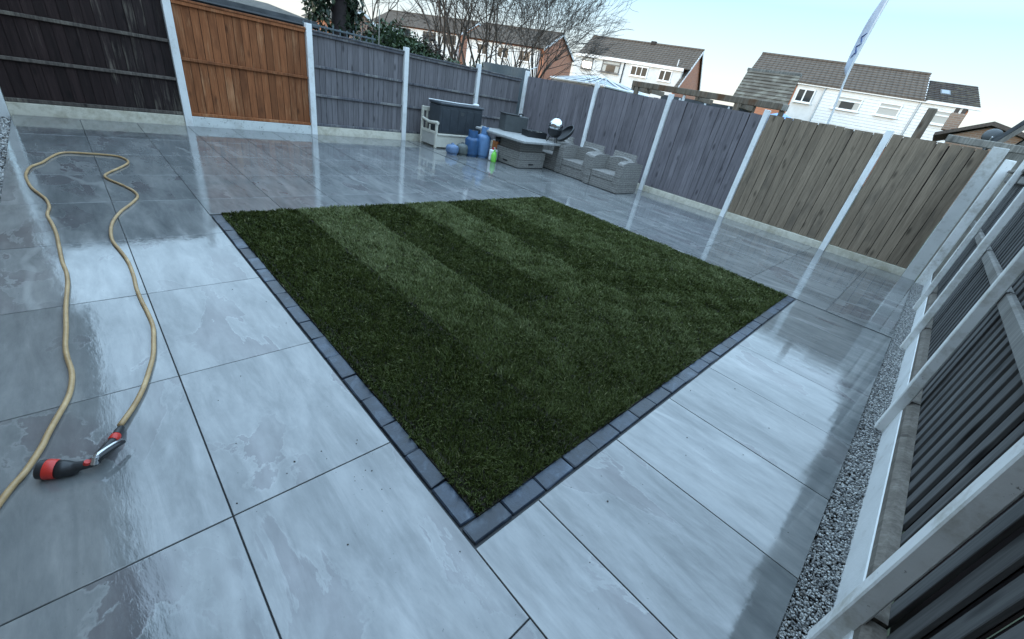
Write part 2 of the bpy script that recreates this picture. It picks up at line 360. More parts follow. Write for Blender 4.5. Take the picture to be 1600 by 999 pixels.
class MB:
    def __init__(s): s.v = []; s.f = []
    def add(s, vs, fs):
        k = len(s.v); s.v += [tuple(v) for v in vs]; s.f += [tuple(i+k for i in f) for f in fs]; return s
    def box(s, x0, x1, y0, y1, z0, z1, rot=None, ctr=None):
        vs = [(x, y, z) for z in (z0, z1) for y in (y0, y1) for x in (x0, x1)]
        if rot is not None:
            c = Vector(ctr if ctr else ((x0+x1)/2, (y0+y1)/2, (z0+z1)/2))
            vs = [c + rot @ (Vector(v)-c) for v in vs]
        return s.add(vs, [(0, 2, 3, 1), (4, 5, 7, 6), (0, 1, 5, 4), (2, 6, 7, 3), (0, 4, 6, 2), (1, 3, 7, 5)])
    def cbox(s, x0, x1, y0, y1, z0, z1, c=0.006):
        """box with all edges chamfered"""
        vs = []; idx = {}
        X = (x0, x1); Y = (y0, y1); Z = (z0, z1)
        for i in (0, 1):
            for j in (0, 1):
                for k in (0, 1):
                    sx, sy, sz = (1-2*i), (1-2*j), (1-2*k)
                    for ax in range(3):
                        p = [X[i]+sx*c, Y[j]+sy*c, Z[k]+sz*c]
                        p[ax] = (X[i], Y[j], Z[k])[ax]
                        idx[i, j, k, ax] = len(vs); vs.append(tuple(p))
        F = []
        for ax in range(3):
            o1, o2 = [a for a in range(3) if a != ax]
            for sgn in (0, 1):
                q = []
                for a, b in ((0, 0), (1, 0), (1, 1), (0, 1)):
                    t = [0, 0, 0]; t[ax] = sgn; t[o1] = a; t[o2] = b; q.append(idx[t[0], t[1], t[2], ax])
                F.append(q)
            for a in (0, 1):
                for b in (0, 1):
                    t0 = [0, 0, 0]; t0[o1] = a; t0[o2] = b; t1 = list(t0); t1[ax] = 1
                    F.append([idx[(*t0, o1)], idx[(*t1, o1)], idx[(*t1, o2)], idx[(*t0, o2)]])
        for i in (0, 1):
            for j in (0, 1):
                for k in (0, 1): F.append([idx[i, j, k, a] for a in range(3)])
        k0 = len(s.v); s.v += vs; s.f += [tuple(i+k0 for i in f) for f in F]; s.fix = True
        return s
    def tube(s, pts, rad, n=8, caps=True):
        pts = [Vector(p) for p in pts]
        if isinstance(rad, (int, float)): rad = [rad]*len(pts)
        k = len(s.v); up = None
        for i, p in enumerate(pts):
            d = (pts[min(i+1, len(pts)-1)] - pts[max(i-1, 0)])
            if d.length < 1e-9: d = Vector((0, 0, 1))
            d.normalize()
            if up is None: up = Vector((0, 0, 1)) if abs(d.z) < 0.9 else Vector((1, 0, 0))
            a = d.cross(up)
            if a.length < 1e-6: a = d.orthogonal()
            a.normalize(); b = d.cross(a); up = -b if b.dot(up) < 0 else b
            b = d.cross(a)
            for j in range(n):
                th = 2*math.pi*j/n
                s.v.append(tuple(p + rad[i]*(math.cos(th)*a + math.sin(th)*b)))
        for i in range(len(pts)-1):
            for j in range(n):
                q = k+i*n
                s.f.append((q+j, q+(j+1) % n, q+n+(j+1) % n, q+n+j))
        if caps:
            s.f.append(tuple(k+j for j in range(n))[::-1]); e = k+(len(pts)-1)*n
            s.f.append(tuple(e+j for j in range(n)))
        return s
    def prism(s, poly, axis, a, b):
        """polygon in the two other axes, swept along axis from a to b"""
        n = len(poly)
        def P(u, t):
            return {'x': (t, u[0], u[1]), 'y': (u[0], t, u[1]), 'z': (u[0], u[1], t)}[axis]
        k = len(s.v)
        s.v += [P(u, a) for u in poly] + [P(u, b) for u in poly]
        s.f.append(tuple(k+i for i in range(n))); s.f.append(tuple(k+n+i for i in range(n))[::-1])
        for i in range(n):
            j = (i+1) % n; s.f.append((k+j, k+i, k+n+i, k+n+j))
        s.fix = True
        return s
    def mesh(s, name):
        me = bpy.data.meshes.new(name); me.from_pydata(s.v, [], s.f)
        bm = bmesh.new(); bm.from_mesh(me); bmesh.ops.recalc_face_normals(bm, faces=bm.faces[:]); bm.to_mesh(me); bm.free()
        return me
    def build(s, name, mat, parent=None, smooth=False, loc=None, rz=None, label=None, kind=None):
        me = s.mesh(name); me.materials.append(mat)
        if smooth:
            me.polygons.foreach_set('use_smooth', [True]*len(me.polygons))
            if smooth == 'auto':
                try: me.set_sharp_from_angle(angle=R(40))
                except Exception: pass
        return place(name, me, parent, loc, rz, label, kind)

def place(name, me, parent=None, loc=None, rz=None, label=None, kind=None):
    o = bpy.data.objects.new(name, me); COL.objects.link(o)
    if parent: o.parent = parent
    if loc is not None: o.location = loc
    if rz is not None: o.rotation_euler = (0, 0, rz)
    if label: o['label'] = label
    if kind: o['kind'] = kind
    return o

def bigmesh(name, V, F, mat, kind=None, parent=None, attr=None, nper=None):
    """fast mesh from numpy arrays; F is a list of equal-length index arrays"""
    me = bpy.data.meshes.new(name)
    V = np.asarray(V, dtype=np.float32)
    loops = np.concatenate([f.ravel() for f in F]).astype(np.int32)
    tot = np.concatenate([np.full(len(f), f.shape[1]) for f in F]).astype(np.int32)
    st = np.concatenate([[0], np.cumsum(tot)[:-1]]).astype(np.int32)
    me.vertices.add(len(V)); me.vertices.foreach_set('co', V.ravel())
    me.loops.add(len(loops)); me.loops.foreach_set('vertex_index', loops)
    me.polygons.add(len(tot)); me.polygons.foreach_set('loop_start', st); me.polygons.foreach_set('loop_total', tot)
    if attr is not None:
        a = me.attributes.new(attr[0], 'FLOAT', 'POINT'); a.data.foreach_set('value', attr[1].astype(np.float32))
    me.update(calc_edges=True); me.validate()
    me.materials.append(mat)
    o = bpy.data.objects.new(name, me); COL.objects.link(o)
    if kind: o['kind'] = kind
    if parent: o.parent = parent
    return o

# ------------------------------------------------------------------ ground and patio
FX, FY = 8.547, 8.80          # planes of the two far fences (faces of the concrete posts)
MB().add([(-900, -900, -0.12), (900, -900, -0.12), (900, 900, -0.12), (-900, 900, -0.12)], [(0, 1, 2, 3)]).build('ground', M['land'], kind='structure')
pb = MB().box(-1.33, FX-0.02, -0.945, FY-0.03, -0.10, -0.012).build('patio', M['grout'], kind='structure')

def slab(x0, x1, y0, y1, g=0.0024, dz=0.0):
    x0 += g; x1 -= g; y0 += g; y1 -= g
    cx, cy = (x0+x1)/2, (y0+y1)/2; c = 0.0015
    a, b = (x1-x0)/2, (y1-y0)/2
    vs = [(-a, -b, -0.02), (a, -b, -0.02), (a, b, -0.02), (-a, b, -0.02), (-a, -b, -c), (a, -b, -c), (a, b, -c), (-a, b, -c),
          (-a+c, -b+c, 0), (a-c, -b+c, 0), (a-c, b-c, 0), (-a+c, b-c, 0)]
    fs = [(8, 9, 10, 11)] + [(i, (i+1) % 4, 4+(i+1) % 4, 4+i) for i in range(4)] + [(4+i, 4+(i+1) % 4, 8+(i+1) % 4, 8+i) for i in range(4)]
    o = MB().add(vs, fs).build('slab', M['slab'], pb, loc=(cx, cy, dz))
    o.rotation_euler = (random.gauss(0, 0.0006), random.gauss(0, 0.0006), 0)

ROWS = [-0.945, -0.314, 0.644, 1.614, 2.595, 3.58, 4.579, 5.53, 6.51, 7.49, FY-0.035]
for i in range(len(ROWS)-1):
    slab(-1.33, -0.655, ROWS[i], ROWS[i+1]); slab(-0.655, -0.006, ROWS[i], ROWS[i+1])
XS = [-0.006, 0.36, 1.0, 1.636, 2.293, 2.94, 3.59, 4.235, 4.885]
for i in range(8): slab(XS[i], XS[i+1], -0.945, -0.008)
XB = [-0.006, 0.66, 1.31, 1.97, 2.63, 3.28, 3.93, 4.41, 4.885]
RB = [4.10] + ROWS[6:]
for i in range(8):
    for j in range(len(RB)-1): slab(XB[i], XB[i+1], RB[j], RB[j+1])
XR = [4.925, 6.12, 7.33, FX-0.025]
YR = [-0.945, -0.315, 0.57, 1.455, 2.34, 3.22, 4.10, 5.0, 5.87, 6.75, 7.6, FY-0.035]
for i in range(3):
    for j in range(len(YR)-1): slab(XR[i], XR[i+1], YR[j], YR[j+1])

# setts along the two near sides of the lawn
def sett(x0, x1, y0, y1):
    b = MB().cbox(-(x1-x0)/2, (x1-x0)/2, -(y1-y0)/2, (y1-y0)/2, -0.06, 0.004, 0.005)
    for k, v in enumerate(b.v):
        if v[2] > -0.03: b.v[k] = (v[0]+random.gauss(0, 0.0015), v[1]+random.gauss(0, 0.0015), v[2]+random.gauss(0, 0.0012))
    b.build('sett', M['sett'], pb, loc=((x0+x1)/2, (y0+y1)/2, random.uniform(-0.003, 0.003)))
xs = 0.004
for i in range(23):
    l = 0.2125; sett(xs, min(xs+l-0.006, 4.875), 0.004, 0.09); xs += l
    if xs > 4.8: break
ys = 0.098
while ys < 4.0:
    sett(0.004, 0.086, ys, min(ys+0.213, 4.09)); ys += 0.2195

# ------------------------------------------------------------------ lawn
MB().box(0.088, 4.87, 0.092, 4.095, -0.09, 0.004).build('lawn_soil', M['soil'], kind='structure')

def smooth_noise(x, y, seed, f):
    r = np.random.default_rng(seed); o = np.zeros_like(x)
    for i in range(10):
        a = r.uniform(0, 2*np.pi); k = f*r.uniform(0.5, 2.2); o += np.sin(k*(np.cos(a)*x+np.sin(a)*y)+r.uniform(0, 7))*r.uniform(0.4, 1)
    return o/3.0

def lawn():
    cam = np.array([-0.746, -0.598])
    N = 900000
    x = RNG.uniform(0.089, 4.865, N); y = RNG.uniform(0.093, 4.085, N)
    d = np.sqrt((x-cam[0])**2+(y-cam[1])**2+1.5**2)
    keep = RNG.random(N) < np.clip((2.1/d)**1.35, 0, 1)*0.86
    x, y, d = x[keep], y[keep], d[keep]; n = len(x)
    roll = np.clip(((x-0.135)/0.655).astype(int), 0, 7)
    # turf rolls: seams are staggered from roll to roll
    seam = np.array([1.2, 2.42, 1.36, 2.9, 0.95, 2.2, 1.4, 2.5])[roll]
    far = y > seam
    T3 = np.array([[0.28, 0.50, 0.29, 0.47, 0.31, 0.44, 0.36, 0.39], [0.28, 0.48, 0.30, 0.45, 0.35, 0.42, 0.38, 0.39], [0.31, 0.40, 0.38, 0.41, 0.42, 0.37, 0.41, 0.38]])
    yy = y + 0.10*smooth_noise(x, y, 17, 5)
    k = np.clip((1.75-yy)/0.9, 0, 1)
    base = np.where(far, T3[0][roll], T3[1][roll]*(1-k)+T3[2][roll]*k)
    sm = smooth_noise(x, y, 3, 9)
    tone = base + 0.06*sm + 0.06*smooth_noise(x, y, 5, 2.2) + 0.06*smooth_noise(x, y, 6, 30) + RNG.normal(0, 0.095, n)
    dry = RNG.random(n) < 0.03
    tone = np.where(dry, RNG.uniform(0.75, 1.0, n), tone)
    nap = np.clip((base-0.36)*8, -1, 1)
    h = RNG.uniform(0.018, 0.044, n)*(1+0.18*sm)
    # thin gap at the seams between rolls
    fx = ((x-0.135)/0.655) % 1.0
    edge = (np.minimum(fx, 1-fx)*0.655 < 0.008) | (np.abs(y-seam) < 0.008)
    h = np.where(edge, h*0.45, h)
    wd = 0.0025*np.clip(d/2.2, 0.9, 2.4)*RNG.uniform(0.7, 1.3, n)
    az = RNG.uniform(0, 2*np.pi, n)
    lean = RNG.uniform(0.1, 0.9, n)
    lx = np.cos(az)*lean + 0.35*nap*0.4 + 0.30*smooth_noise(x, y, 11, 16)
    ly = np.sin(az)*lean + 0.35*nap*0.9 + 0.30*smooth_noise(x, y, 12, 16)
    fa = RNG.uniform(0, np.pi, n)
    wx, wy = np.cos(fa)*wd, np.sin(fa)*wd
    V = np.zeros((n, 5, 3))
    V[:, 0] = np.stack([x-wx, y-wy, np.full(n, -0.002)], 1); V[:, 1] = np.stack([x+wx, y+wy, np.full(n, -0.002)], 1)
    mx, my, mz = x+lx*h*0.32, y+ly*h*0.32, h*0.58
    V[:, 2] = np.stack([mx+wx*0.8, my+wy*0.8, mz], 1); V[:, 3] = np.stack([mx-wx*0.8, my-wy*0.8, mz], 1)
    V[:, 4] = np.stack([x+lx*h*0.95, y+ly*h*0.95, h*0.98-0.25*h*np.hypot(lx, ly)], 1)
    V[:, 4, 2] = np.maximum(V[:, 4, 2], 0.006)
    i0 = np.arange(n)[:, None]*5
    at = np.repeat(np.clip(tone, 0, 1), 5)
    bigmesh('grass', V.reshape(-1, 3), [i0+np.array([[0, 1, 2, 3]]), i0+np.array([[3, 2, 4]])], M['grass'], kind='stuff', attr=('tone', at))
lawn()

# ------------------------------------------------------------------ gravel
def gravel(name, n, x0, x1, y0, y1, z0, r0, r1, seed):
    r = np.random.default_rng(seed)
    p = (1+5**0.5)/2
    iv = np.array([(-1, p, 0), (1, p, 0), (-1, -p, 0), (1, -p, 0), (0, -1, p), (0, 1, p), (0, -1, -p), (0, 1, -p), (p, 0, -1), (p, 0, 1), (-p, 0, -1), (-p, 0, 1)])/np.hypot(1, p)
    it = np.array([(0, 11, 5), (0, 5, 1), (0, 1, 7), (0, 7, 10), (0, 10, 11), (1, 5, 9), (5, 11, 4), (11, 10, 2), (10, 7, 6), (7, 1, 8), (3, 9, 4), (3, 4, 2), (3, 2, 6), (3, 6, 8), (3, 8, 9), (4, 9, 5), (2, 4, 11), (6, 2, 10), (8, 6, 7), (9, 8, 1)])
    c = np.stack([r.uniform(x0, x1, n), r.uniform(y0, y1, n), z0+r.uniform(-0.006, 0.012, n)], 1)
    s = r.uniform(r0, r1, (n, 1))*r.uniform(0.6, 1.25, (n, 3))
    q = r.normal(size=(n, 4)); q /= np.linalg.norm(q, axis=1, keepdims=True)
    a, b, cc, d = q.T
    Rm = np.stack([1-2*(cc*cc+d*d), 2*(b*cc-a*d), 2*(b*d+a*cc), 2*(b*cc+a*d), 1-2*(b*b+d*d), 2*(cc*d-a*b), 2*(b*d-a*cc), 2*(cc*d+a*b), 1-2*(b*b+cc*cc)], 1).reshape(n, 3, 3)
    loc = iv[None]*s[:, None, :]*r.uniform(0.8, 1.15, (n, 12, 1))
    V = np.einsum('nij,nkj->nki', Rm, loc) + c[:, None, :]
    F = (np.arange(n)[:, None, None]*12 + it[None]).reshape(-1, 3)
    return bigmesh(name, V.reshape(-1, 3), [F], M['pebble'], kind='stuff')
gravel('gravel', 30000, -1.0, 8.42, -1.078, -0.945, -0.024, 0.0032, 0.007, 21)
gravel('gravel', 7000, -1.74, -1.335, 1.2, 8.6, -0.03, 0.010, 0.02, 22)
MB().box(-1.3, 8.45, -1.09, -0.946, -0.11, -0.034).build('gravel_bed', M['soil'], kind='structure')
MB().box(-1.78, -1.331, -3.0, 8.76, -0.11, -0.045).build('gravel_bed', M['soil'], kind='structure')

# crumbs of soil left on the slabs
def crumbs():
    m = MB()
    for k in range(90):
        if k < 40: x, y = random.choice([(-0.12, 0.5), (0.6, -0.1), (-0.6, 1.4), (-0.4, 0.66), (-0.08, 2.2)]); x += random.gauss(0, 0.12); y += random.gauss(0, 0.2)
        else: x, y = random.uniform(-1.3, 4.8), random.choice((random.uniform(-0.9, -0.02), random.uniform(4.2, 8)))
        if 0 < x < 4.9 and 0 < y < 4.1: x = -random.uniform(0.02, 0.3)
        s_ = random.uniform(0.0009, 0.0024)*(1.5 if random.random() < 0.08 else 1)
        m.box(x-s_, x+s_*1.4, y-s_, y+s_, 0.0003, s_*0.9, Matrix.Rotation(random.uniform(0, 3), 3, 'Z'))
    m.build('soil_crumbs', M['soil'], kind='stuff')
crumbs()

# ------------------------------------------------------------------ fences
def post_mesh(h, a=0.10, b=0.10, c=0.006):
    m = MB().cbox(-a/2, a/2, -b/2, b/2, -0.115, h, c)
    for k, v in enumerate(m.v):
        if v[2] > h-0.03: m.v[k] = (v[0]*0.96, v[1]*0.96, v[2])
    return m

def panel(name_loc, rz, width, z0, z1, board_m, rail_m, label, pitch=0.115, bw=0.125, rails=(), cap=None, face='rails', group='wooden fence panels round the garden', skew=0.0, capm=None, shade_backing=None):
    """local x along the panel, -y towards the garden; boards are single pieces"""
    e = empty('fence_panel', name_loc, rz, label, 'fence panel', group)
    n = max(1, int(round(width/pitch))); p = width/n
    for i in range(n):
        h = z1-z0+random.uniform(-0.006, 0.006)
        x = (i+0.5)*p - width/2
        if face == 'rails':
            hw = p/2-0.0042
            me = MB().prism([(-hw, -0.002), (hw, -0.006), (hw, 0.006), (-hw, 0.006)], 'z', 0, h)
            bmat = board_m(i/n) if callable(board_m) else board_m
            o = me.build('board', bmat, e, loc=(x, 0.012+random.uniform(-0.001, 0.001), z0))
            o.rotation_euler = (0, random.gauss(0, 0.0012), random.gauss(0, 0.012))
        elif face == 'boards':
            hw = p/2-0.0045                                # feather edged board with an open slot to the next one
            me = MB().prism([(-hw, -0.013), (hw, -0.004), (hw, 0.004), (-hw, 0.004)], 'z', 0, h)
            o = me.build('board', board_m, e, loc=(x, -0.004+random.uniform(-0.0025, 0.0025), z0))
            o.rotation_euler = (random.gauss(0, 0.001), random.gauss(0, 0.0022), random.gauss(0, 0.02))
        else:                                            # hit and miss: two layers of boards with gaps
            me = MB().cbox(-bw/2, bw/2, -0.008, 0.008, 0, h, 0.002)
            o = me.build('board', board_m, e, loc=(x, 0.0, z0)); o.rotation_euler = (0, random.gauss(0, 0.002), random.gauss(0, 0.02))
            me2 = MB().cbox(-0.0625, 0.0625, -0.008, 0.008, 0, h, 0.002)
            o = me2.build('board', M['dark_board'], e, loc=(x+p/2-(0.03 if i == n-1 else 0), 0.10, z0)); o.rotation_euler = (0, random.gauss(0, 0.002), 0)  # back boards take the dark colour to paint shade into the gaps
    for (zr, hh, dd) in rails:
        MB().cbox(-width/2+0.004, width/2-0.004, -dd, 0.003, zr-hh/2, zr+hh/2, 0.005).build('rail', rail_m, e)
    yb_ = 0.022 if face != 'miss' else 0.125             # added dark sheet closing the slots; its colour paints their shade
    MB().box(-width/2+0.004, width/2-0.004, yb_, yb_+0.008, z0+0.01, z1-0.03).build('shade_backing', M['dark_board'], e)
    if cap:
        MB().cbox(-width/2, width/2, -cap, 0.045, z1, z1+0.03, 0.004).build('capping', capm or rail_m, e)
    return e

# far-left fence: looks at us with its rails
PX = [-1.405, 0.70, 2.795, 4.855, 6.93]
F1 = [(lambda f: M['dark_worn'] if f > 0.55+random.uniform(-0.15, 0.15) else M['dark_board'], M['dark_rail'], 'dark brown weathered fence panel with pale worn streaks, left of the orange one', (0.70, 1.23), 2.02),
      (M['orange_board'], M['orange_board'], 'orange brown stained fence panel with one rail across the middle', (1.01,), 1.80),
      (M['grey_board'], M['grey_rail'], 'grey fence panel right of the orange one, with two worn rails', (0.73, 1.23), 1.79),
      (M['grey_board'], M['grey_rail'], 'grey railed fence panel behind the cream bench and black box', (0.73, 1.21), 1.77),
      (M['grey_board'], M['grey_rail'], 'short grey railed fence panel in the corner behind the rattan table', (0.73, 1.22), 1.77)]
PL = ['white concrete post at the far left edge, left of the dark brown panel',
      'white concrete post between the dark brown and the orange fence panel',
      'white concrete post between the orange and the grey fence panel',
      'white concrete post just left of the cream storage bench',
      'white concrete post rising behind the black storage box']
KL = ['cream concrete gravel board under the dark brown panel', 'white peeling gravel board under the orange panel',
      'cream gravel board under the grey panel right of the orange one', 'cream gravel board behind the cream bench', 'gravel board in the corner behind the rattan table']
for i in range(5):
    ph = (2.15, 2.2, 1.90, 1.89, 1.90)[i]
    tag(post_mesh(ph, 0.11, 0.10).build('concrete_post', M['post'], loc=(PX[i], FY+0.02, 0), smooth=False), PL[i], 'fence post', 'white concrete fence posts')
    x0 = PX[i]+0.055; x1 = (PX[i+1]-0.055) if i < 4 else FX-0.06
    bm_, rm_, lb, rl, top = F1[i]
    cx = (x0+x1)/2; wd = x1-x0
    panel((cx, FY+0.03, 0), 0, wd-0.006, 0.16, top, bm_, rm_, lb, rails=[(0.185, 0.05, 0.032)]+[(z, 0.045, 0.034) for z in rl]+([(top-0.025, 0.05, 0.034)] if top > 2 else [(top-0.028, 0.05, 0.032)]), cap=0.045 if top < 2 else None,
          shade_backing=M['dark_board'] if i == 0 else bm_)
    k = MB().cbox(-wd/2+0.002, wd/2-0.002, -0.02, 0.02, -0.11, 0.155, 0.005)
    tag(k.build('gravel_board', M['kick_white'] if i == 1 else M['kick'], loc=(cx, FY+0.012, 0)), KL[i], 'gravel board', 'concrete gravel boards under the fences')

# far-right fence: looks at us with its boards
PY = [8.76, 6.285, 4.31, 2.32, 0.43, -0.862]
F2 = [(M['slate_board'], 'slate grey boarded fence panel in the far corner behind the rattan table', 1.885),
      (M['slate_board'], 'slate grey boarded fence panel behind the two rattan armchairs', 1.90),
      (M['slate_board'], 'slate grey boarded fence panel just right of the rattan armchairs, next to the brown ones', 1.93),
      (M['brown_board'], 'wide brown weathered fence panel next to the grey ones', 1.955),
      (M['brown_board'], 'narrow brown weathered fence panel in the right corner', 1.975)]
QL = ['white concrete post in the far corner where the two grey fences meet', 'white concrete post behind the left rattan armchair',
      'white concrete post just right of the rattan armchairs', 'white concrete post between the grey and the brown panels', 'white concrete post between the two brown panels',
      'broad dirty concrete post in the right corner, rust stained at its top']
JL = ['gravel board behind the rattan table under the slate grey panel', 'gravel board behind the rattan armchairs',
      'cream gravel board under the slate grey panel next to the brown ones', 'cream gravel board under the wide brown panel', 'blotchy cream gravel board under the narrow brown panel']
for i in range(6):
    big = i == 5
    if i == 0: tag(post_mesh(2.0, 0.10, 0.10).build('concrete_post', M['post'], loc=(FX+0.01, 8.70, 0)), QL[i], 'fence post', 'white concrete fence posts')
    else: tag(post_mesh(2.02 if not big else 2.03, 0.10, 0.095 if not big else 0.18).build('concrete_post', M['post'] if not big else M['post_dirty'], loc=(FX+0.02, PY[i], 0)), QL[i], 'fence post', 'white concrete fence posts')
    if i == 5: break
    y0 = PY[i+1]+(0.05 if i < 4 else 0.091); y1 = PY[i]-0.05 - (0.06 if i == 0 else 0)
    wd = y1-y0; cy = (y0+y1)/2; bm_, lb, top = F2[i]
    pt = 0.118 if i < 3 else 0.138
    panel((FX+0.036, cy, 0), -math.pi/2, wd-0.006, 0.125, top, bm_, bm_, lb, pitch=pt, bw=pt*1.16, face='boards')
    k = MB().cbox(-0.02, 0.02, -wd/2+0.002, wd/2-0.002, -0.11, 0.12, 0.006)
    tag(k.build('gravel_board', M['kick'], loc=(FX+0.02, cy, 0)), JL[i], 'gravel board', 'concrete gravel boards under the fences')

# near-right fence: hit-and-miss panels seen along their length
PZ = [-1.17, 0.79, 2.775, 4.775, 6.62]
ZL = ['white concrete post nearest to the viewer, crossing the lower right corner', 'long white concrete post rising past the charcoal slats, second nearest on the right',
      'white concrete post of the near right fence, third from the viewer, ending over the gravel', 'thin looking white concrete post of the near right fence closest to the right corner']
F3 = ['charcoal fence panel at the lower right corner of the view, nearest to the viewer', 'charcoal slatted fence panel with a grey rail, second nearest on the right side',
      'dark slatted fence panel in the middle of the near right fence', 'dark slatted fence panel of the near right fence by the right corner', 'narrow dark slatted fence panel touching the right corner post']
GL = ['white gravel board at the lower right corner of the view', 'long white gravel board under the charcoal slats, edged with gravel', 'white gravel board under the middle of the near right fence',
      'pale gravel board of the near right fence close to the right corner', 'short gravel board touching the right corner post']
for i in range(5):
    if i > 0:
        tag(post_mesh(2.0, 0.075, 0.062).build('concrete_post', M['post_side'], loc=(PZ[i], -1.06, 0)), ZL[i-1], 'fence post', 'white concrete fence posts')
    x0 = PZ[i]+0.005; x1 = (PZ[i+1]-0.005) if i < 4 else FX-0.09
    wd = x1-x0; cx = (x0+x1)/2
    e = panel((cx, -1.15, 0), math.pi, wd-0.006, 0.03, 1.74, M['black_board'], M['rail_wood'], F3[i], pitch=0.137, bw=0.078, face='miss', rails=())
    MB().cbox(-wd/2+0.005, wd/2-0.005, -0.055, -0.009, 0.98, 1.07, 0.012).build('rail', M['rail_wood'], e)
    MB().cbox(-wd/2+0.005, wd/2-0.005, -0.052, -0.009, 1.62, 1.70, 0.01).build('rail', M['rail_wood'], e)
    MB().prism([(-0.009, 0.192), (-0.066, 0.192), (-0.066, 0.232), (-0.045, 0.252), (-0.009, 0.258)], 'x', -wd/2+0.005, wd/2-0.005).build('base_rail', M['base_rail'], e)
    MB().cbox(-wd/2, wd/2, -0.08, 0.045, 1.742, 1.775, 0.004).build('capping', M['cap_wood'], e)
    k = MB().cbox(-wd/2+0.002, wd/2-0.002, -0.022, 0.022, -0.11, 0.19, 0.006)
    tag(k.build('gravel_board', M['post'], loc=(cx, -1.102, 0)), GL[i], 'gravel board', 'concrete gravel boards under the fences')

tag(post_mesh(1.9, 0.10, 0.12).build('concrete_post', M['post_side'], loc=(FX-0.03, -1.03, 0)), 'low concrete end post tucked between the right corner post and the dark slats', 'fence post', 'white concrete fence posts')

# ------------------------------------------------------------------ hose and spray gun
HP = [(-0.901, 1.336), (-0.842, 1.459), (-0.797, 1.573), (-0.758, 1.706), (-0.725, 1.838), (-0.705, 1.971), (-0.685, 2.14), (-0.686, 2.311), (-0.694, 2.486), (-0.697, 2.673), (-0.689, 2.888), (-0.692, 3.14), (-0.714, 3.366), (-0.735, 3.554), (-0.726, 3.783), (-0.691, 4.011), (-0.62, 4.256), (-0.529, 4.467), (-0.459, 4.683), (-0.469, 4.889), (-0.537, 5.115), (-0.612, 5.31), (-0.632, 5.461), (-0.571, 5.62), (-0.47, 5.819), (-0.39, 6.02), (-0.389, 6.188), (-0.449, 6.341), (-0.567, 6.409), (-0.712, 6.448), (-0.853, 6.473), (-0.937, 6.411), (-1.009, 6.21), (-1.075, 5.969), (-1.15, 5.803), (-1.178, 5.6), (-1.184, 5.387), (-1.151, 5.058), (-1.101, 4.831), (-1.066, 4.674), (-1.05, 4.453), (-1.065, 4.244), (-1.044, 4.027), (-1.027, 3.789), (-1.021, 3.534), (-1.014, 3.237), (-1.002, 3.063), (-1.001, 2.909), (-1.006, 2.805), (-1.022, 2.547), (-1.03, 2.294), (-1.039, 2.111), (-1.037, 1.994), (-1.028, 1.881), (-1.028, 1.795), (-1.039, 1.689), (-1.057, 1.61), (-1.083, 1.527), (-1.113, 1.428), (-1.132, 1.356), (-1.174, 1.243), (-1.204, 1.189), (-1.233, 1.126), (-1.283, 1.008), (-1.34, 0.87), (-1.41, 0.66), (-1.5, 0.3)]
def catmull(P, k=4):
    P = [Vector(p) for p in P]; out = []
    for i in range(len(P)-1):
        a, b, c, d = P[max(i-1, 0)], P[i], P[i+1], P[min(i+2, len(P)-1)]
        for j in range(k):
            t = j/k
            out.append(0.5*((2*b)+(c-a)*t+(2*a-5*b+4*c-d)*t*t+(3*b-a-3*c+d)*t**3))
    out.append(P[-1]); return out
hp = catmull([(x, y, 0.0125 if y > 1.4 or x < -1 else 0.02) for x, y in HP])
tag(MB().tube(hp, 0.0108, 10).build('garden_hose', M['hose'], smooth=True), 'tan garden hose looped across the wet grey patio slabs', 'hose')

g = empty('spray_gun', (-1.03, 1.17, 0), 0, 'black and red hose spray gun with a silver lever lying on the patio', 'spray gun')
gp = lambda *P: [(x+1.03, y-1.17, z) for x, y, z in P]
ax = Vector((0.895, -0.42, -0.14)).normalized(); h0 = Vector((-1.135, 1.200, 0.040))
def along(*ds): return gp(*[tuple(h0+ax*d) for d in ds])
MB().tube(along(0.0, 0.004, 0.022), [0.031, 0.035, 0.036], 20).build('spray_face', M['black'], g, smooth='auto')
MB().tube(along(0.0215, 0.026, 0.048, 0.053), [0.0362, 0.0375, 0.036, 0.034], 20).build('ring', M['red'], g, smooth='auto')
b1 = [tuple(h0+ax*0.0525), tuple(h0+ax*0.075), tuple(h0+ax*0.10), (-1.035, 1.153, 0.035), (-1.012, 1.147, 0.034), (-0.992, 1.147, 0.036), (-0.978, 1.153, 0.036)]
MB().tube(gp(*b1), [0.0335, 0.031, 0.0255, 0.019, 0.016, 0.018, 0.018], 16).build('barrel', M['black'], g, smooth=True)
b2 = catmull([(-0.988, 1.150, 0.036), (-0.968, 1.178, 0.034), (-0.950, 1.212, 0.030), (-0.930, 1.248, 0.026)], 4)
MB().tube(gp(*[tuple(p) for p in b2]), [0.017]*3+[0.019]*4+[0.018]*3+[0.015]*3, 14).build('grip', M['black'], g, smooth=True)
MB().tube(gp((-0.930, 1.249, 0.026), (-0.927, 1.254, 0.026), (-0.919, 1.272, 0.024), (-0.917, 1.277, 0.024)), [0.016, 0.0185, 0.0185, 0.016], 16).build('ring', M['red'], g, smooth='auto')
MB().tube(gp((-0.917, 1.2765, 0.024), (-0.906, 1.305, 0.020), (-0.899, 1.325, 0.016)), [0.0165, 0.0155, 0.012], 16).build('connector', M['black'], g, smooth='auto')
MB().tube(gp((-1.008, 1.139, 0.046), (-1.004, 1.136, 0.058)), [0.011, 0.0095], 12).build('button', M['red'], g, smooth='auto')
lv = [(-0.984, 1.136, 0.060), (-0.970, 1.150, 0.066), (-0.950, 1.165, 0.066), (-0.925, 1.185, 0.062), (-0.900, 1.208, 0.052)]
MB().tube(gp(*lv), [0.010, 0.0085, 0.006, 0.0055, 0.005], 8).build('lever', M['silver'], g, smooth=True)
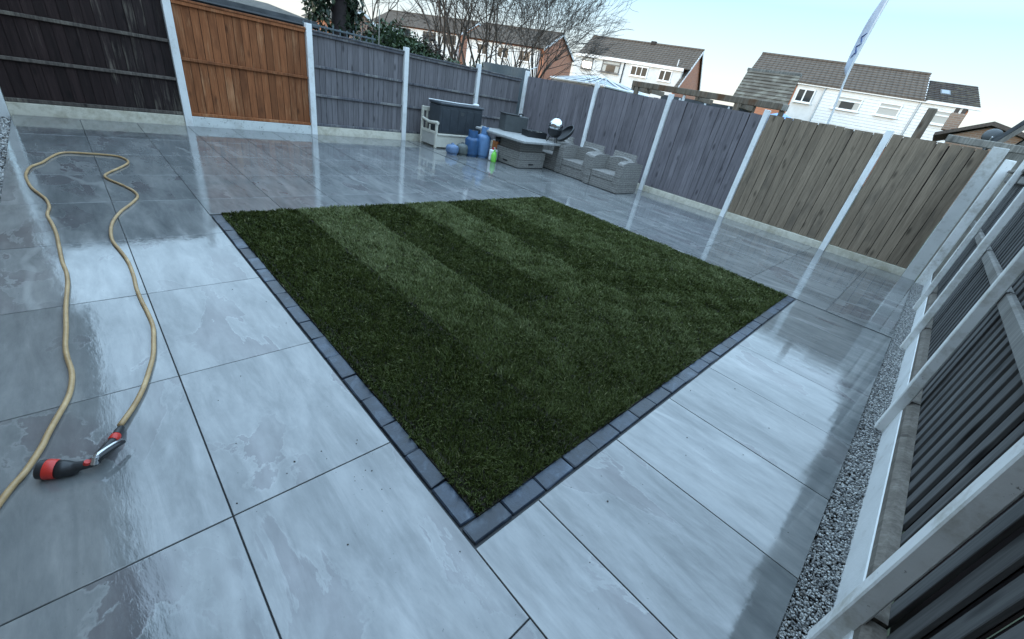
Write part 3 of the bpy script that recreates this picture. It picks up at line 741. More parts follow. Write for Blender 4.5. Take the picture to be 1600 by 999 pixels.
MB().tube(gp(*[(x+0.004, y-0.006, z-0.011) for x, y, z in lv]), [0.008, 0.010, 0.010, 0.009, 0.007], 8).build('lever_grip', M['black'], g, smooth=True)
MB().tube(gp((-0.990, 1.130, 0.040), (-0.980, 1.140, 0.066)), [0.013, 0.013], 12).build('pivot', M['silver'], g, smooth='auto')

# ------------------------------------------------------------------ cream storage bench with box
bx0, bx1, by0, by1 = 5.20, 6.62, 7.965, 8.62
e = empty('storage_bench', (5.9, 8.3, 0), 0, 'cream painted wooden storage bench against the grey fence', 'bench')
L = lambda x0, x1, y0, y1: (x0-5.9, x1-5.9, y0-8.3, y1-8.3)
for xa in (bx0, bx1-0.05):
    MB().cbox(*L(xa, xa+0.05, by0, by0+0.055), 0.004, 0.53, 0.006).build('leg', M['cream'], e)
    MB().cbox(*L(xa, xa+0.05, by1-0.055, by1), 0.004, 0.82, 0.006).build('leg', M['cream'], e)
    MB().cbox(*L(xa+0.012, xa+0.038, by0+0.056, by1-0.056), 0.05, 0.30, 0.003).build('side_panel', M['cream_panel'], e)
    MB().cbox(*L(xa+0.004, xa+0.046, by0+0.056, by1-0.056), 0.302, 0.36, 0.004).build('side_rail', M['cream'], e)
    MB().cbox(*L(xa+0.012, xa+0.038, 8.25, 8.29), 0.362, 0.476, 0.003).build('spindle', M['cream'], e)
    MB().tube([(xa+0.025-5.9, by0-0.025-8.3, 0.545), (xa+0.025-5.9, by0+0.03-8.3, 0.55), (xa+0.025-5.9, 8.3-8.3, 0.525), (xa+0.025-5.9, by1-0.056-8.3, 0.565)], [0.034, 0.04, 0.034, 0.03], 10).build('armrest', M['cream'], e, smooth='auto')
MB().cbox(*L(bx0+0.052, bx1-0.052, by0+0.012, by0+0.035), 0.03, 0.285, 0.003).build('front_panel', M['cream'], e)
MB().cbox(*L(bx0+0.052, bx1-0.052, by0-0.012, by1-0.06), 0.288, 0.325, 0.006).build('seat', M['cream'], e)
MB().cbox(*L(bx0+0.052, bx1-0.052, by1-0.05, by1-0.015), 0.72, 0.815, 0.005).build('back_rail', M['cream'], e)
for k in range(9):
    xx = bx0+0.12+k*0.145
    MB().cbox(*L(xx, xx+0.05, by1-0.043, by1-0.02), 0.326, 0.718, 0.003).build('back_slat', M['cream'], e)

e = empty('storage_box', (5.94, 8.24, 0.328), 0, 'large charcoal plastic storage box standing on the cream bench', 'storage box')
MB().cbox(-0.63, 0.63, -0.225, 0.225, 0, 0.595, 0.02).build('body', M['black_plastic'], e)
MB().cbox(-0.645, 0.645, -0.24, 0.24, 0.597, 0.65, 0.015).build('lid', M['black_plastic'], e)
for k in range(5):
    MB().cbox(-0.57+k*0.235, -0.38+k*0.235, -0.232, -0.224, 0.06, 0.53, 0.003).build('front_rib', M['black_plastic'], e)
MB().cbox(-0.05, 0.05, -0.236, -0.231, 0.42, 0.49, 0.0015).build('latch', M['dark_grey'], e)
e = empty('white_pole', (5.85, 8.10, 0.985), 0, 'thin white pole lying along the top of the charcoal storage box', 'pole')
MB().tube([(-0.78, 0.05, 0.022), (0.0, 0.02, 0.012), (0.45, 0.0, 0.022)], 0.011, 8).build('shaft', M['white_plastic'], e, smooth=True)
MB().tube([(0.44, 0.0, 0.026), (0.50, -0.002, 0.03), (0.60, -0.006, 0.028), (0.62, -0.008, 0.026)], [0.018, 0.032, 0.030, 0.02], 10).build('head', M['white_plastic'], e, smooth=True)

# ------------------------------------------------------------------ gas bottles and cans
def bottle(loc, r, h, mat, label, shroud=True, cap=None, squat=False, neck=0.66):
    e = empty('gas_bottle', loc, random.uniform(0, 3), label, 'gas bottle', 'gas bottles by the bench')
    MB().tube([(0, 0, 0.004), (0, 0, 0.03)], [r*0.82, r*0.80], 20).build('foot_ring', mat, e, smooth='auto')
    top = h*0.78 if not squat else h*0.90
    prof = [(0.028, r*0.82), (0.045, r*0.95), (0.07, r), (top-r*0.55, r), (top-r*0.36, r*0.95), (top-r*0.18, r*0.80), (top-r*0.06, r*0.5), (top, r*0.1)]
    zs = [0]
    pp = sorted(prof)
    MB().tube([(0, 0, z) for z, _ in pp], [q for _, q in pp], 20).build('cylinder', mat, e, smooth=True)
    if shroud:
        m = MB(); n = 18; a0, a1 = 0.35, 2*math.pi-0.35
        for i in range(n):
            t0 = a0+(a1-a0)*i/n; t1 = a0+(a1-a0)*(i+1)/n
            for (ra, rb, z0, z1) in ((r*neck, r*neck*0.97, top-r*0.3, h),):
                m.add([(ra*math.cos(t0), ra*math.sin(t0), z0), (ra*math.cos(t1), ra*math.sin(t1), z0), (rb*math.cos(t1), rb*math.sin(t1), z1), (rb*math.cos(t0), rb*math.sin(t0), z1),
                       (ra*.9*math.cos(t0), ra*.9*math.sin(t0), z0), (ra*.9*math.cos(t1), ra*.9*math.sin(t1), z0), (rb*.9*math.cos(t1), rb*.9*math.sin(t1), z1), (rb*.9*math.cos(t0), rb*.9*math.sin(t0), z1)],
                      [(0, 1, 2, 3), (5, 4, 7, 6), (3, 2, 6, 7), (1, 0, 4, 5), (0, 3, 7, 4), (1, 5, 6, 2)])
        m.build('collar', mat, e)
    MB().tube([(0, 0, top-0.005), (0, 0, top+(h-top)*0.7), (0, 0, h*1.0)], [r*0.26, r*0.22, r*0.18], 12).build('valve', cap or M['dark_grey'], e, smooth='auto')
bottle((5.28, 7.40, 0), 0.145, 0.24, M['blue_small'], 'small squat dull blue gas bottle, leftmost of the four', False, M['blue_small'], True)
bottle((5.53, 7.36, 0), 0.14, 0.28, M['grey_green'], 'small grey green gas bottle between the squat blue one and the tall ones', False, None, True)
bottle((5.75, 7.30, 0), 0.165, 0.55, M['blue_dark'], 'tall deep blue gas bottle with an open handle collar')
bottle((6.02, 7.22, 0), 0.165, 0.66, M['blue'], 'tallest gas bottle, lighter blue with a white cap', True, M['white_plastic'], neck=0.5)

e = empty('jerry_can', (6.05, 6.86, 0), 0.5, 'white plastic jerry can on the patio between blue bottles and rattan table', 'jerry can')
MB().cbox(-0.10, 0.10, -0.08, 0.08, 0.004, 0.25, 0.025).build('body', M['white_plastic'], e)
MB().tube([(-0.05, 0, 0.249), (-0.05, 0, 0.29)], 0.025, 12).build('cap', M['redlabel'], e, smooth='auto')
MB().tube([(0.06, 0, 0.24), (0.06, 0, 0.285), (-0.02, 0, 0.285), (-0.02, 0, 0.24)], 0.012, 8).build('handle', M['white_plastic'], e, smooth='auto')
e = empty('green_bottle', (5.95, 6.72, 0), 0.3, 'bright green plastic bottle in front of the white jerry can', 'bottle')
MB().tube([(0, 0, 0.003), (0, 0, 0.02), (0, 0, 0.16), (0, 0, 0.20), (0, 0, 0.225)], [0.055, 0.062, 0.062, 0.045, 0.022], 14).build('body', M['green'], e, smooth='auto')
MB().tube([(0, 0, 0.224), (0, 0, 0.265)], [0.024, 0.022], 12).build('cap', M['green'], e, smooth='auto')
MB().tube([(0.035, 0.0, 0.205), (0.07, 0.0, 0.215), (0.085, 0, 0.17), (0.06, 0, 0.12)], 0.011, 8).build('handle', M['green'], e, smooth='auto')
e = empty('fuel_tin', (6.26, 7.02, 0), 0.4, 'orange brown tin with a red label behind the white jerry can', 'tin')
MB().cbox(-0.10, 0.10, -0.07, 0.07, 0.004, 0.42, 0.012).build('body', M['rust'], e)
MB().cbox(-0.085, 0.085, -0.076, -0.0705, 0.24, 0.30, 0.001).build('label_band', M['redlabel'], e)
MB().cbox(-0.104, 0.104, -0.074, 0.074, 0.421, 0.45, 0.01).build('lid', M['white_plastic'], e)

# ------------------------------------------------------------------ rattan table and chairs
e = empty('rattan_table', (6.62, 6.56, 0), 0, 'grey rattan garden table with a stone coloured top, loaded with barbecue gear', 'table')
T = lambda x0, x1, y0, y1: (x0-6.62, x1-6.62, y0-6.56, y1-6.56)
MB().cbox(*T(6.20, 7.06, 6.17, 6.99), 0.012, 0.175, 0.008).build('base_band', M['rattan'], e)
MB().cbox(*T(6.195, 7.065, 6.165, 6.995), 0.178, 0.35, 0.008).build('base_band', M['rattan'], e)
MB().cbox(*T(6.26, 7.0, 6.23, 6.93), 0.351, 0.565, 0.006).build('upper_band', M['rattan'], e)
MB().cbox(*T(6.0, 7.25, 5.92, 7.55), 0.566, 0.615, 0.008).build('table_top', M['stone_top'], e)
for k, (x, y) in enumerate(((6.1945, 6.6), (6.62, 6.1645))):
    MB().cbox(*(T(x-0.004, x+0.02, y-0.075, y+0.075) if k == 0 else T(x-0.075, x+0.075, y-0.004, y+0.02)), 0.07, 0.105, 0.003).build('handle_slot', M['black'], e)
MB().tube([(6.17-6.62, 6.99-6.56, 0.46), (6.26-6.62, 6.93-6.56, 0.46)], 0.055, 14).build('gas_knob', M['black'], e, smooth='auto')

e = empty('pizza_oven', (6.98, 7.32, 0.616), -0.35, 'dark grey metal cooking box at the back of the rattan table', 'oven')
MB().cbox(-0.30, 0.30, -0.19, 0.19, 0.0, 0.36, 0.01).build('body', M['dark_grey'], e)
MB().cbox(-0.33, 0.05, -0.2, 0.2, 0.361, 0.38, 0.004).build('lid', M['black'], e)
MB().tube([(0.12, 0, 0.36), (0.12, 0, 0.40), (0.17, 0, 0.41), (0.22, 0, 0.40), (0.22, 0, 0.36)], 0.016, 8).build('handle', M['black'], e, smooth='auto')
e = empty('fire_tray', (7.10, 6.68, 0.616), -0.3, 'black tray of ash and grates on the rattan table', 'tray')
m = MB()
for a in ((-0.25, -0.235, -0.17, 0.17), (0.235, 0.25, -0.17, 0.17), (-0.2345, 0.2345, -0.17, -0.155), (-0.2345, 0.2345, 0.155, 0.17)): m.box(*a, 0.0, 0.13)
m.box(-0.234, 0.234, -0.154, 0.154, 0.0, 0.02).build('pan', M['black'], e)
m = MB()
for k in range(60):
    a, b = random.uniform(-0.21, 0.21), random.uniform(-0.13, 0.13); s = random.uniform(0.015, 0.04); z = random.uniform(0.03, 0.09)
    m.box(a-s, a+s, b-s*.7, b+s*.7, z-s*.6, z+s*.6, Matrix.Rotation(random.uniform(0, 3), 3, Vector((random.random(), random.random(), random.random()+0.1)).normalized()))
m.build('ash', M['ash'], e, kind='stuff')
for k in range(6):
    MB().tube([(-0.24, -0.12+k*0.048, 0.136), (0.24, -0.12+k*0.048, 0.14)], 0.005, 6).build('grate_bar', M['black'], e)

def dome(r, a0, a1, n=24, m=12, t=0.0):
    b = MB(); pts = []; rad = []
    for i in range(m+1):
        a = a0+(a1-a0)*i/m
        pts.append((0, 0, r*math.cos(a))); rad.append(max(1e-3, r*math.sin(a)))
    b.tube(pts, rad, n, caps=True); return b
e = empty('kettle_barbecue', (7.14, 6.10, 0.616), 0, 'round kettle barbecue with a mirror steel dome on the rattan table', 'barbecue')
dome(0.17, 0.02, 2.0, 28, 14).build('dome', M['chrome'], e, smooth=True, loc=(0, 0, 0.345))
MB().tube([(0, 0, 0.10), (0, 0, 0.12), (0, 0, 0.17), (0, 0, 0.24), (0, 0, 0.275)], [0.05, 0.10, 0.145, 0.168, 0.172], 28).build('bowl', M['black'], e, smooth='auto')
for k in range(3):
    c_, s_ = math.cos(2.1*k), math.sin(2.1*k)
    MB().tube([(0.08*c_, 0.08*s_, 0.14), (0.15*c_, 0.15*s_, 0.003)], 0.012, 8).build('leg', M['black'], e, smooth='auto')
MB().tube([(0, 0, 0.514), (0, 0, 0.532)], [0.012, 0.02], 10).build('knob', M['black'], e, smooth='auto')
LN = Vector((-0.60, 0.30, 0.60)).normalized()          # the open side of the lid looks back at the garden
e = empty('barbecue_lid', (7.30, 5.93, 0.86), 0, 'black round barbecue lid propped on edge beside the mirror dome', 'lid')
qz = LN.to_track_quat('Z', 'Y').to_matrix()
b_ = MB(); n_ = 28
prof = [(0.236, 0.0), (0.228, -0.035), (0.19, -0.075), (0.12, -0.10), (0.0015, -0.11), (0.0015, -0.102), (0.115, -0.092), (0.18, -0.068), (0.216, -0.032), (0.226, 0.0)]
b_.tube([qz @ Vector((0, 0, z)) for r_, z in prof[:5]], [r_ for r_, z in prof[:5]], n_, caps=False)
b_.tube([qz @ Vector((0, 0, z)) for r_, z in prof[5:]], [r_ for r_, z in prof[5:]], n_, caps=False)
b_.build('shell', M['black'], e, smooth=True)
MB().tube([tuple(qz @ Vector((0.231*math.cos(2*math.pi*i/28), 0.231*math.sin(2*math.pi*i/28), 0))) for i in range(29)], 0.010, 8, caps=False).build('rim', M['dark_grey'], e, smooth=True)
MB().tube([qz @ Vector((0, 0, -0.108)), qz @ Vector((0, 0, -0.15))], [0.014, 0.022], 10).build('knob', M['silver'], e, smooth='auto')

def armchair():
    e = empty('rattan_armchair', (0, 0, 0), 0)
    W, D = 0.92, 0.78            # local x: depth from the front (0) backwards, y: width
    def arm(y0, y1):
        poly = [(0.0, 0.012), (D-0.02, 0.012), (D-0.02, 0.60), (D-0.22, 0.625), (D-0.38, 0.638), (0.24, 0.638), (0.12, 0.627), (0.03, 0.602), (0.0, 0.57)]
        n = 4; zz = [0.012, 0.16, 0.31, 0.46, 0.66]
        m = MB().prism(poly, 'y', y0, y1)
        for k in range(3): m.box(-0.009, D-0.010, y0-0.006, y1+0.006, zz[k]+0.010, zz[k+1]-0.012)
        return m
    arm(-W/2+0.006, -W/2+0.155).build('arm', M['rattan'], e)
    arm(W/2-0.155, W/2-0.006).build('arm', M['rattan'], e)
    MB().cbox(0.012, 0.10, -W/2+0.16, W/2-0.16, 0.012, 0.20, 0.006).build('front_panel', M['rattan'], e)
    MB().cbox(0.004, 0.60, -W/2+0.16, W/2-0.16, 0.205, 0.345, 0.012).build('seat', M['rattan'], e)
    # curved back between the arms
    m = MB(); n = 8
    pts = []
    for i in range(n+1):
        t = i/n; y = -W/2+0.16+(W-0.32)*t; pts.append((y, 0.52+0.06*math.sin(math.pi*t), 0.60+0.055*math.sin(math.pi*t)))
    for i in range(n):
        (ya, xa, za), (yb, xb, zb) = pts[i], pts[i+1]
        m.add([(xa, ya, 0.345), (xb, yb, 0.345), (xb, yb, zb), (xa, ya, za), (D-0.03, ya, 0.345), (D-0.03, yb, 0.345), (D-0.03, yb, zb+0.03), (D-0.03, ya, za+0.03)],
              [(0, 1, 2, 3), (5, 4, 7, 6), (3, 2, 6, 7), (1, 0, 4, 5), (0, 3, 7, 4), (1, 5, 6, 2)])
    m.build('backrest', M['rattan'], e)
    m = MB().box(D-0.10, D-0.07, -W/2+0.17, W/2-0.17, 0.60, 0.755, Matrix.Rotation(R(14), 3, 'Y')); m.build('headrest', M['rattan'], e)
    MB().cbox(0.02, D-0.04, -W/2+0.02, W/2-0.02, 0.002, 0.014, 0.001).build('base', M['black'], e)
    return e
def copy_tree(o, parent=None):
    c = o.copy(); COL.objects.link(c); c.parent = parent
    for ch in [x for x in o.children]: copy_tree(ch, c)
    return c
ch = armchair()
LC = ['grey rattan armchair nearest the brown fence, its right side in full view', 'grey rattan armchair in the middle, between its neighbour and the table', 'grey rattan armchair half hidden behind the rattan table']
for i, (x, y) in enumerate(((7.10, 4.52), (7.20, 5.45), (7.24, 6.39+0.02))):
    c = ch if i == 0 else copy_tree(ch)
    c.location = (x, y, 0); c.rotation_euler = (0, 0, R((0, 1, 2)[i]))
    tag(c, LC[i], 'armchair', 'rattan armchairs along the fence')

# ------------------------------------------------------------------ background houses (a row turned 13 degrees)
ALPHA = R(13)
def house_frame(P0, name, label, group='houses beyond the fences'):
    # local x along the facade (to the right), local y into depth
    e = empty(name, (P0[0], P0[1], 0), 0, label, 'house', group)
    e.rotation_euler = (0, 0, -(math.pi/2-ALPHA))
    return e

def window(e, x0, x1, z0, z1, y, style, frame_m=None):
    fm = frame_m or M['upvc']; t = 0.07
    m = MB()
    m.box(x0, x1, y-0.05, y+0.02, z0, z0+t); m.box(x0, x1, y-0.05, y+0.02, z1-t, z1)
    m.box(x0, x0+t, y-0.05, y+0.02, z0+t, z1-t); m.box(x1-t, x1, y-0.05, y+0.02, z0+t, z1-t)
    f = m.build('window', fm, e)
    MB().cbox(x0-0.06, x1+0.06, y-0.11, y-0.051, z0-0.05, z0+0.01, 0.004).build('sill', fm, f)
    def pane(a, b, c, d, mat=M['glass'], dy=0.0):
        MB().box(a, b, y-0.02+dy, y-0.012+dy, c, d).build('pane', mat, f)
    a, b, c, d = x0+t, x1-t, z0+t, z1-t; w_ = b-a; h_ = d-c
    if style == 'top':
        MB().box(a, b, y-0.048, y+0.01, d-h_*0.30-0.03, d-h_*0.30+0.03).build('transom', fm, f)
        pane(a, b, d-h_*0.30+0.03, d, M['blind']); pane(a, b, c, d-h_*0.30-0.03, M['cons'])
    elif style == 'top2':
        MB().box(a, b, y-0.048, y+0.01, d-h_*0.28-0.04, d-h_*0.28+0.04).build('transom', fm, f)
        pane(a, a+w_*0.5, d-h_*0.28+0.04, d, M['blind']); pane(a+w_*0.5+0.002, b, d-h_*0.28+0.04, d, M['blind'])
        pane(a, a+w_*0.22, c, d-h_*0.28-0.04, M['blind']); pane(a+w_*0.22+0.002, a+w_*0.78, c, d-h_*0.28-0.04); pane(a+w_*0.78+0.002, b, c, d-h_*0.28-0.04, M['blind'])
    elif style == 'three':
        for k in range(3):
            pane(a+w_*(k/3)+0.03, a+w_*((k+1)/3)-0.03, c, d)
        for k in (1, 2): MB().box(a+w_*k/3-0.03, a+w_*k/3+0.03, y-0.049, y+0.01, c, d).build('mullion', fm, f)
    elif style == 'two':
        MB().box(a+w_*0.45-0.04, a+w_*0.45+0.04, y-0.049, y+0.01, c, d).build('mullion', fm, f)
        pane(a, a+w_*0.45-0.04, c, d); pane(a+w_*0.45+0.04, b, c, d, M['glass'])
    elif style == 'blind':
        MB().box(a, b, y-0.048, y+0.01, d-h_*0.32-0.035, d-h_*0.32+0.035).build('transom', fm, f)
        pane(a, b, d-h_*0.32+0.035, d, M['blind']); pane(a, b, c, d-h_*0.32-0.035, M['blind'])

def roof_plane(e, x0, x1, y0, z0, y1, z1, mat, courses=14, th=0.06, name='roof'):
    """tiled slope from eave (y0,z0) to ridge (y1,z1), built of stepped courses"""
    m = MB(); dy, dz = (y1-y0)/courses, (z1-z0)/courses
    for k in range(courses):
        a, b = y0+dy*k, z0+dz*k; c, d = y0+dy*(k+1.06), z0+dz*(k+1.06)
        if k == courses-1: c, d = y1, z1
        m.prism([(a, b), (c, d-0.05), (c, d-0.05-th), (a, b-th)], 'x', x0, x1)
    return m.build(name, mat, e)

def gabled(e, xl, xr, yr, zr, yf, yb, zb_slope, tile, gable='brick', wf=0.3, courses=11):
    """main body with ridge along x; slope given; gable wall on the right end"""
    zf = zr-(yr-yf)*zb_slope; zbk = zr-(yb-yr)*zb_slope
    roof_plane(e, xl, xr, yf, zf, yr, zr, tile, courses)
    roof_plane(e, xl, xr, yb, zbk, yr, zr, tile, courses)
    MB().tube([(xl, yr, zr-0.02), (xr, yr, zr-0.02)], 0.10, 8).build('ridge_tiles', tile, e)
    MB().prism([(wf, 0), (yb-0.35, 0), (yb-0.35, zbk+0.35*zb_slope-0.12), (yr, zr-0.16), (wf, zr-(yr-wf)*zb_slope-0.16)], 'x', xl+0.15, xr-0.20).build('wall', M['brick'], e)
    m = MB()
    for (ya, za) in ((yf, zf), (yb, zbk)):
        m.add([(xr-0.03, ya, za-0.25), (xr-0.03, yr, zr-0.25), (xr-0.03, yr, zr-0.03), (xr-0.03, ya, za-0.03), (xr+0.012, ya, za-0.25), (xr+0.012, yr, zr-0.25), (xr+0.012, yr, zr-0.03), (xr+0.012, ya, za-0.03)],
              [(0, 1, 2, 3), (5, 4, 7, 6), (3, 2, 6, 7), (1, 0, 4, 5), (0, 3, 7, 4), (1, 5, 6, 2)])
    m.build('bargeboard', M['upvc'], e)
    return zf

# house with two rendered dormers
eA = house_frame((33, 27.46), 'semi_detached_house', 'pale rendered house pair with brown tiled roof, behind the conservatory')
gabled(eA, -0.38, 9.95, 3.5, 6.97, 0.9, 7.4, 0.70, M['tile'], wf=1.2)
roof_plane(eA, 9.64, 9.95, -1.3, 3.61, 0.88, 5.137, M['tile'], 8, name='verge_roof')
MB().prism([(-1.3, 3.40), (0.9, 4.94), (0.9, 5.12), (-1.3, 3.58)], 'x', 9.925, 9.965).build('bargeboard', M['upvc'], eA)
MB().prism([(-1.1, 0), (1.19, 0), (1.19, 4.9), (-1.1, 3.5)], 'x', 9.66, 9.75).build('wall', M['brick'], eA)
MB().box(0.0, 9.6, 0.0, 3.0, 2.6, 4.95).build('dormer_wall', M['render'], eA)
MB().box(-0.1, 9.72, -0.14, 0.06, 4.951, 5.17).build('fascia', M['upvc'], eA)
roof_plane(eA, -0.38, 9.95, -0.12, 5.18, 1.2, 5.33, M['tile'], 3, name='dormer_roof')
for (a, b, c, d, s, fm) in ((0.74, 1.80, 4.05, 5.0-0.06, 'top', M['dark_grey']), (2.72, 4.38, 4.05, 4.93, 'top2', M['dark_grey']), (5.37, 6.88, 4.13, 4.87, 'three', None), (7.86, 8.90, 4.1, 4.87, 'two', None)):
    window(eA, a, b, c, d, -0.02, s, fm)
MB().tube([(4.73, -0.06, 5.05), (4.75, -0.06, 2.6)], 0.045, 8).build('downpipe', M['black'], eA)
MB().tube([(9.66, 0.0, 4.9), (9.66, 0.0, 2.6)], 0.05, 8).build('downpipe', M['clad_line'], eA)
MB().cbox(5.3, 5.75, 3.35, 3.7, 6.9, 7.14, 0.02).build('chimney', M['tile_dark'], eA)
MB().tube([(8.75, 1.3, 5.3), (8.75, 1.3, 5.85)], 0.045, 8).build('vent_pipe', M['render'], eA)

# clad house on the right
eB = house_frame((33, 8.887), 'semi_detached_house', 'white clad house pair with long brown roof, behind the flag pole')
def cladding(e, x0, x1, z0, z1, y):
    m = MB(); k = 0; z = z0
    while z < z1-0.02:
        h = min(0.16, z1-z)
        m.prism([(y-0.035, z), (y-0.012, z+h-0.004), (y+0.01, z+h-0.004), (y+0.01, z)], 'x', x0, x1); z += 0.16
    return m.build('cladding', M['clad'], e)
gabled(eB, -3.2, 6.53, 3.5, 6.72, 0.1, 7.4, 0.52, M['tile'], wf=0.6)
roof_plane(eB, 6.54, 8.95, -0.1, 5.02, 3.5, 6.46, M['tile_dark'], 12)
roof_plane(eB, -3.2, 6.53, -0.18, 5.005, 0.3, 5.09, M['tile'], 1, name='dormer_roof')
MB().prism([(0.2, 0), (7.0, 0), (7.0, 4.4), (3.5, 6.2), (0.2, 4.8)], 'x', 6.34, 8.6).build('wall', M['brick'], eB)
MB().box(0.0, 1.5, 0.0, 2.5, 2.4, 4.88).build('dormer_wall', M['render'], eB)
MB().box(1.503, 8.42, 0.012, 2.5, 2.4, 4.88).build('dormer_wall', M['clad'], eB)
cladding(eB, 1.56, 6.3, 2.9, 4.80, 0.0); cladding(eB, 6.42, 8.42, 3.1, 4.80, 0.0)
MB().box(-0.06, 6.6, -0.16, 0.04, 4.885, 5.0).build('fascia', M['upvc'], eB)
MB().box(6.603, 9.0, -0.15, 0.05, 4.885, 5.03).build('fascia', M['upvc'], eB)
for (a, b, c, d, s) in ((0.12, 1.10, 3.93, 4.70, 'two'), (2.30, 3.70, 3.90, 4.62, 'top2'), (4.55, 5.66, 3.92, 4.62, 'blind'), (7.08, 8.14, 3.94, 4.65, 'blind')):
    window(eB, a, b, c, d, -0.05, s)
for xx in (1.53, 6.36): MB().tube([(xx, -0.07, 4.9), (xx-0.02, -0.07, 2.6)], 0.04, 8).build('downpipe', M['clad_line'], eB)
m = MB().prism([(1.25, 5.50), (1.95, 5.78), (1.95, 5.86), (1.25, 5.58)], 'x', 7.15, 7.62)
sk = m.build('skylight', M['dark_grey'], eB)
MB().prism([(1.32, 5.612), (1.88, 5.836), (1.88, 5.842), (1.32, 5.618)], 'x', 7.21, 7.56).build('pane', M['cons'], sk)

# brick gabled house behind the bare trees
eC = house_frame((33, 42.5), 'gabled_house', 'brown roofed house with orange brick gable, behind the bare trees')
gabled(eC, -1.3, 9.3, 3.5, 7.27, 0.0, 7.4, 0.52, M['tile'], wf=0.6)
MB().box(-0.9, 8.6, 0.30, 3.0, 2.0, 5.25).build('front_wall', M['render'], eC)
for a in (0.6, 3.4, 6.2): window(eC, a, a+1.5, 4.0, 5.0, 0.28, 'two')
eD = house_frame((33, 62.0), 'gabled_house', 'distant white house with grey roof, left of the bare trees above the ivy')
gabled(eD, -3.0, 13.45, 3.5, 7.85, 0.0, 7.4, 0.53, M['tile'], wf=0.6, courses=14)
MB().box(-2.6, 13.0, 0.30, 3.0, 2.0, 5.8).build('front_wall', M['render'], eD)
for a in (2.45, 7.0, 10.4): window(eD, a, a+2.2, 4.8, 5.7, 0.28, 'three', M['bark'])
eE = empty('gabled_house', (28.6, 60.0, 0), R(8), 'small far house with white edged brick gable, left of the distant white house', 'house', 'houses beyond the fences')
MB().prism([(-2.6, 0), (2.6, 0), (2.6, 4.75), (0, 6.15), (-2.6, 4.75)], 'y', 0, 8).build('wall', M['brick'], eE)
m = MB()
for s in (-1, 1):
    m.prism([(0, 6.45), (s*3.3, 4.66), (s*3.3, 4.38), (0, 6.17)], 'y', -0.35, -0.05)
m.build('bargeboard', M['upvc'], eE)
m = MB()
for s in (-1, 1):
    m.prism([(0, 6.50), (s*3.35, 4.70), (s*3.35, 4.60), (0, 6.40)], 'y', -0.3, 8.2)
m.build('roof', M['tile'], eE)

# ------------------------------------------------------------------ things just behind the far-right fence
e = empty('conservatory', (16.3, 12.2, 0), R(-8), 'glass roofed conservatory with white glazing bars, below the pale rendered house', 'conservatory')
ap = (0.2, 0.55, 2.62); corners = [(-1.3, -1.9, 2.22), (-1.3, 1.5, 2.22), (1.5, 1.5, 2.22), (1.5, -1.9, 2.22)]
rg = [(0.2, -0.45, 2.55), (0.2, 0.65, 2.55)]
for tri in ((corners[0], rg[0], rg[1], corners[1]), (corners[1], rg[1], corners[2]), (corners[2], rg[1], rg[0], corners[3]), (corners[3], rg[0], corners[0])):
    nv = [Vector(p) for p in tri]; nn = (nv[1]-nv[0]).cross(nv[2]-nv[0]).normalized()
    if nn.z < 0: nn = -nn
    k = len(nv)
    MB().add([tuple(p) for p in nv]+[tuple(p-nn*0.03) for p in nv], [tuple(range(k)), tuple(range(k, 2*k))[::-1]]+[(i, (i+1) % k, k+(i+1) % k, k+i) for i in range(k)]).build('roof_pane', M['cons'], e)
def bar(a, b, r=0.035): MB().tube([a, b], r, 6).build('glazing_bar', M['upvc'], e)
up = lambda p, d=0.02: (p[0], p[1], p[2]+d)
for t in range(7):
    f = t/6; a = Vector(corners[0]).lerp(Vector(corners[1]), f); b = Vector(rg[0]).lerp(Vector(rg[1]), f); bar(up(a), up(b))
for t in range(4):
    f = t/3; a = Vector(corners[3]).lerp(Vector(corners[0]), f); bar(up(a), up(rg[0]))
    a = Vector(corners[1]).lerp(Vector(corners[2]), f); bar(up(a), up(rg[1]))
bar(up(rg[0]), up(rg[1]), 0.06)
for i in range(4): bar(corners[i], corners[(i+1) % 4], 0.05)
MB().box(-1.25, 1.45, -1.85, 1.45, -0.1, 0.7).build('dwarf_wall', M['brick'], e)
for i in range(4):
    a, b = Vector(corners[i]), Vector(corners[(i+1) % 4]); 
    d = (b-a).normalized(); n = Vector((-d.y, d.x, 0))
    q = [a*0.985, b*0.985]
    MB().add([(q[0].x, q[0].y, 0.7), (q[1].x, q[1].y, 0.7), (q[1].x, q[1].y, 2.18), (q[0].x, q[0].y, 2.18), (q[0].x*.99, q[0].y*.99, 0.7), (q[1].x*.99, q[1].y*.99, 0.7), (q[1].x*.99, q[1].y*.99, 2.18), (q[0].x*.99, q[0].y*.99, 2.18)],
             [(0, 1, 2, 3), (5, 4, 7, 6), (3, 2, 6, 7), (1, 0, 4, 5), (0, 3, 7, 4), (1, 5, 6, 2)]).build('side_pane', M['cons'], e)

e = empty('pergola', (10.2, 4.7, 0), 0, 'weathered timber pergola beam running along behind the grey fence', 'pergola')
MB().cbox(-0.05, 0.05, -2.1, 1.66, 2.13, 2.26, 0.008).build('beam', M['beam'], e)
for y in (1.62, 1.2, -0.2, -1.25):
    MB().cbox(-0.04, 0.9, y-0.035, y+0.035, 2.05, 2.16, 0.006).build('rafter', M['beam'], e)
for y in (1.5, -1.2): MB().cbox(-0.05, 0.05, y-0.05, y+0.05, -0.12, 2.129, 0.006).build('post', M['beam'], e)
MB().cbox(-0.02, 0.02, 0.1, 0.16, 1.6, 2.12, 0.004).build('strut', M['upvc'], e)
e = empty('patio_door', (11.6, 5.2, 0), 0, 'dark framed doors with white bars under the pergola beam', 'door')
MB().box(-0.03, 0.03, -1.6, 1.0, -0.12, 2.12).build('panel', M['felt'], e)
for y in (-1.0, -0.35, 0.4): MB().box(-0.055, -0.031, y-0.025, y+0.025, 0.1, 2.10).build('bar', M['upvc'], e)
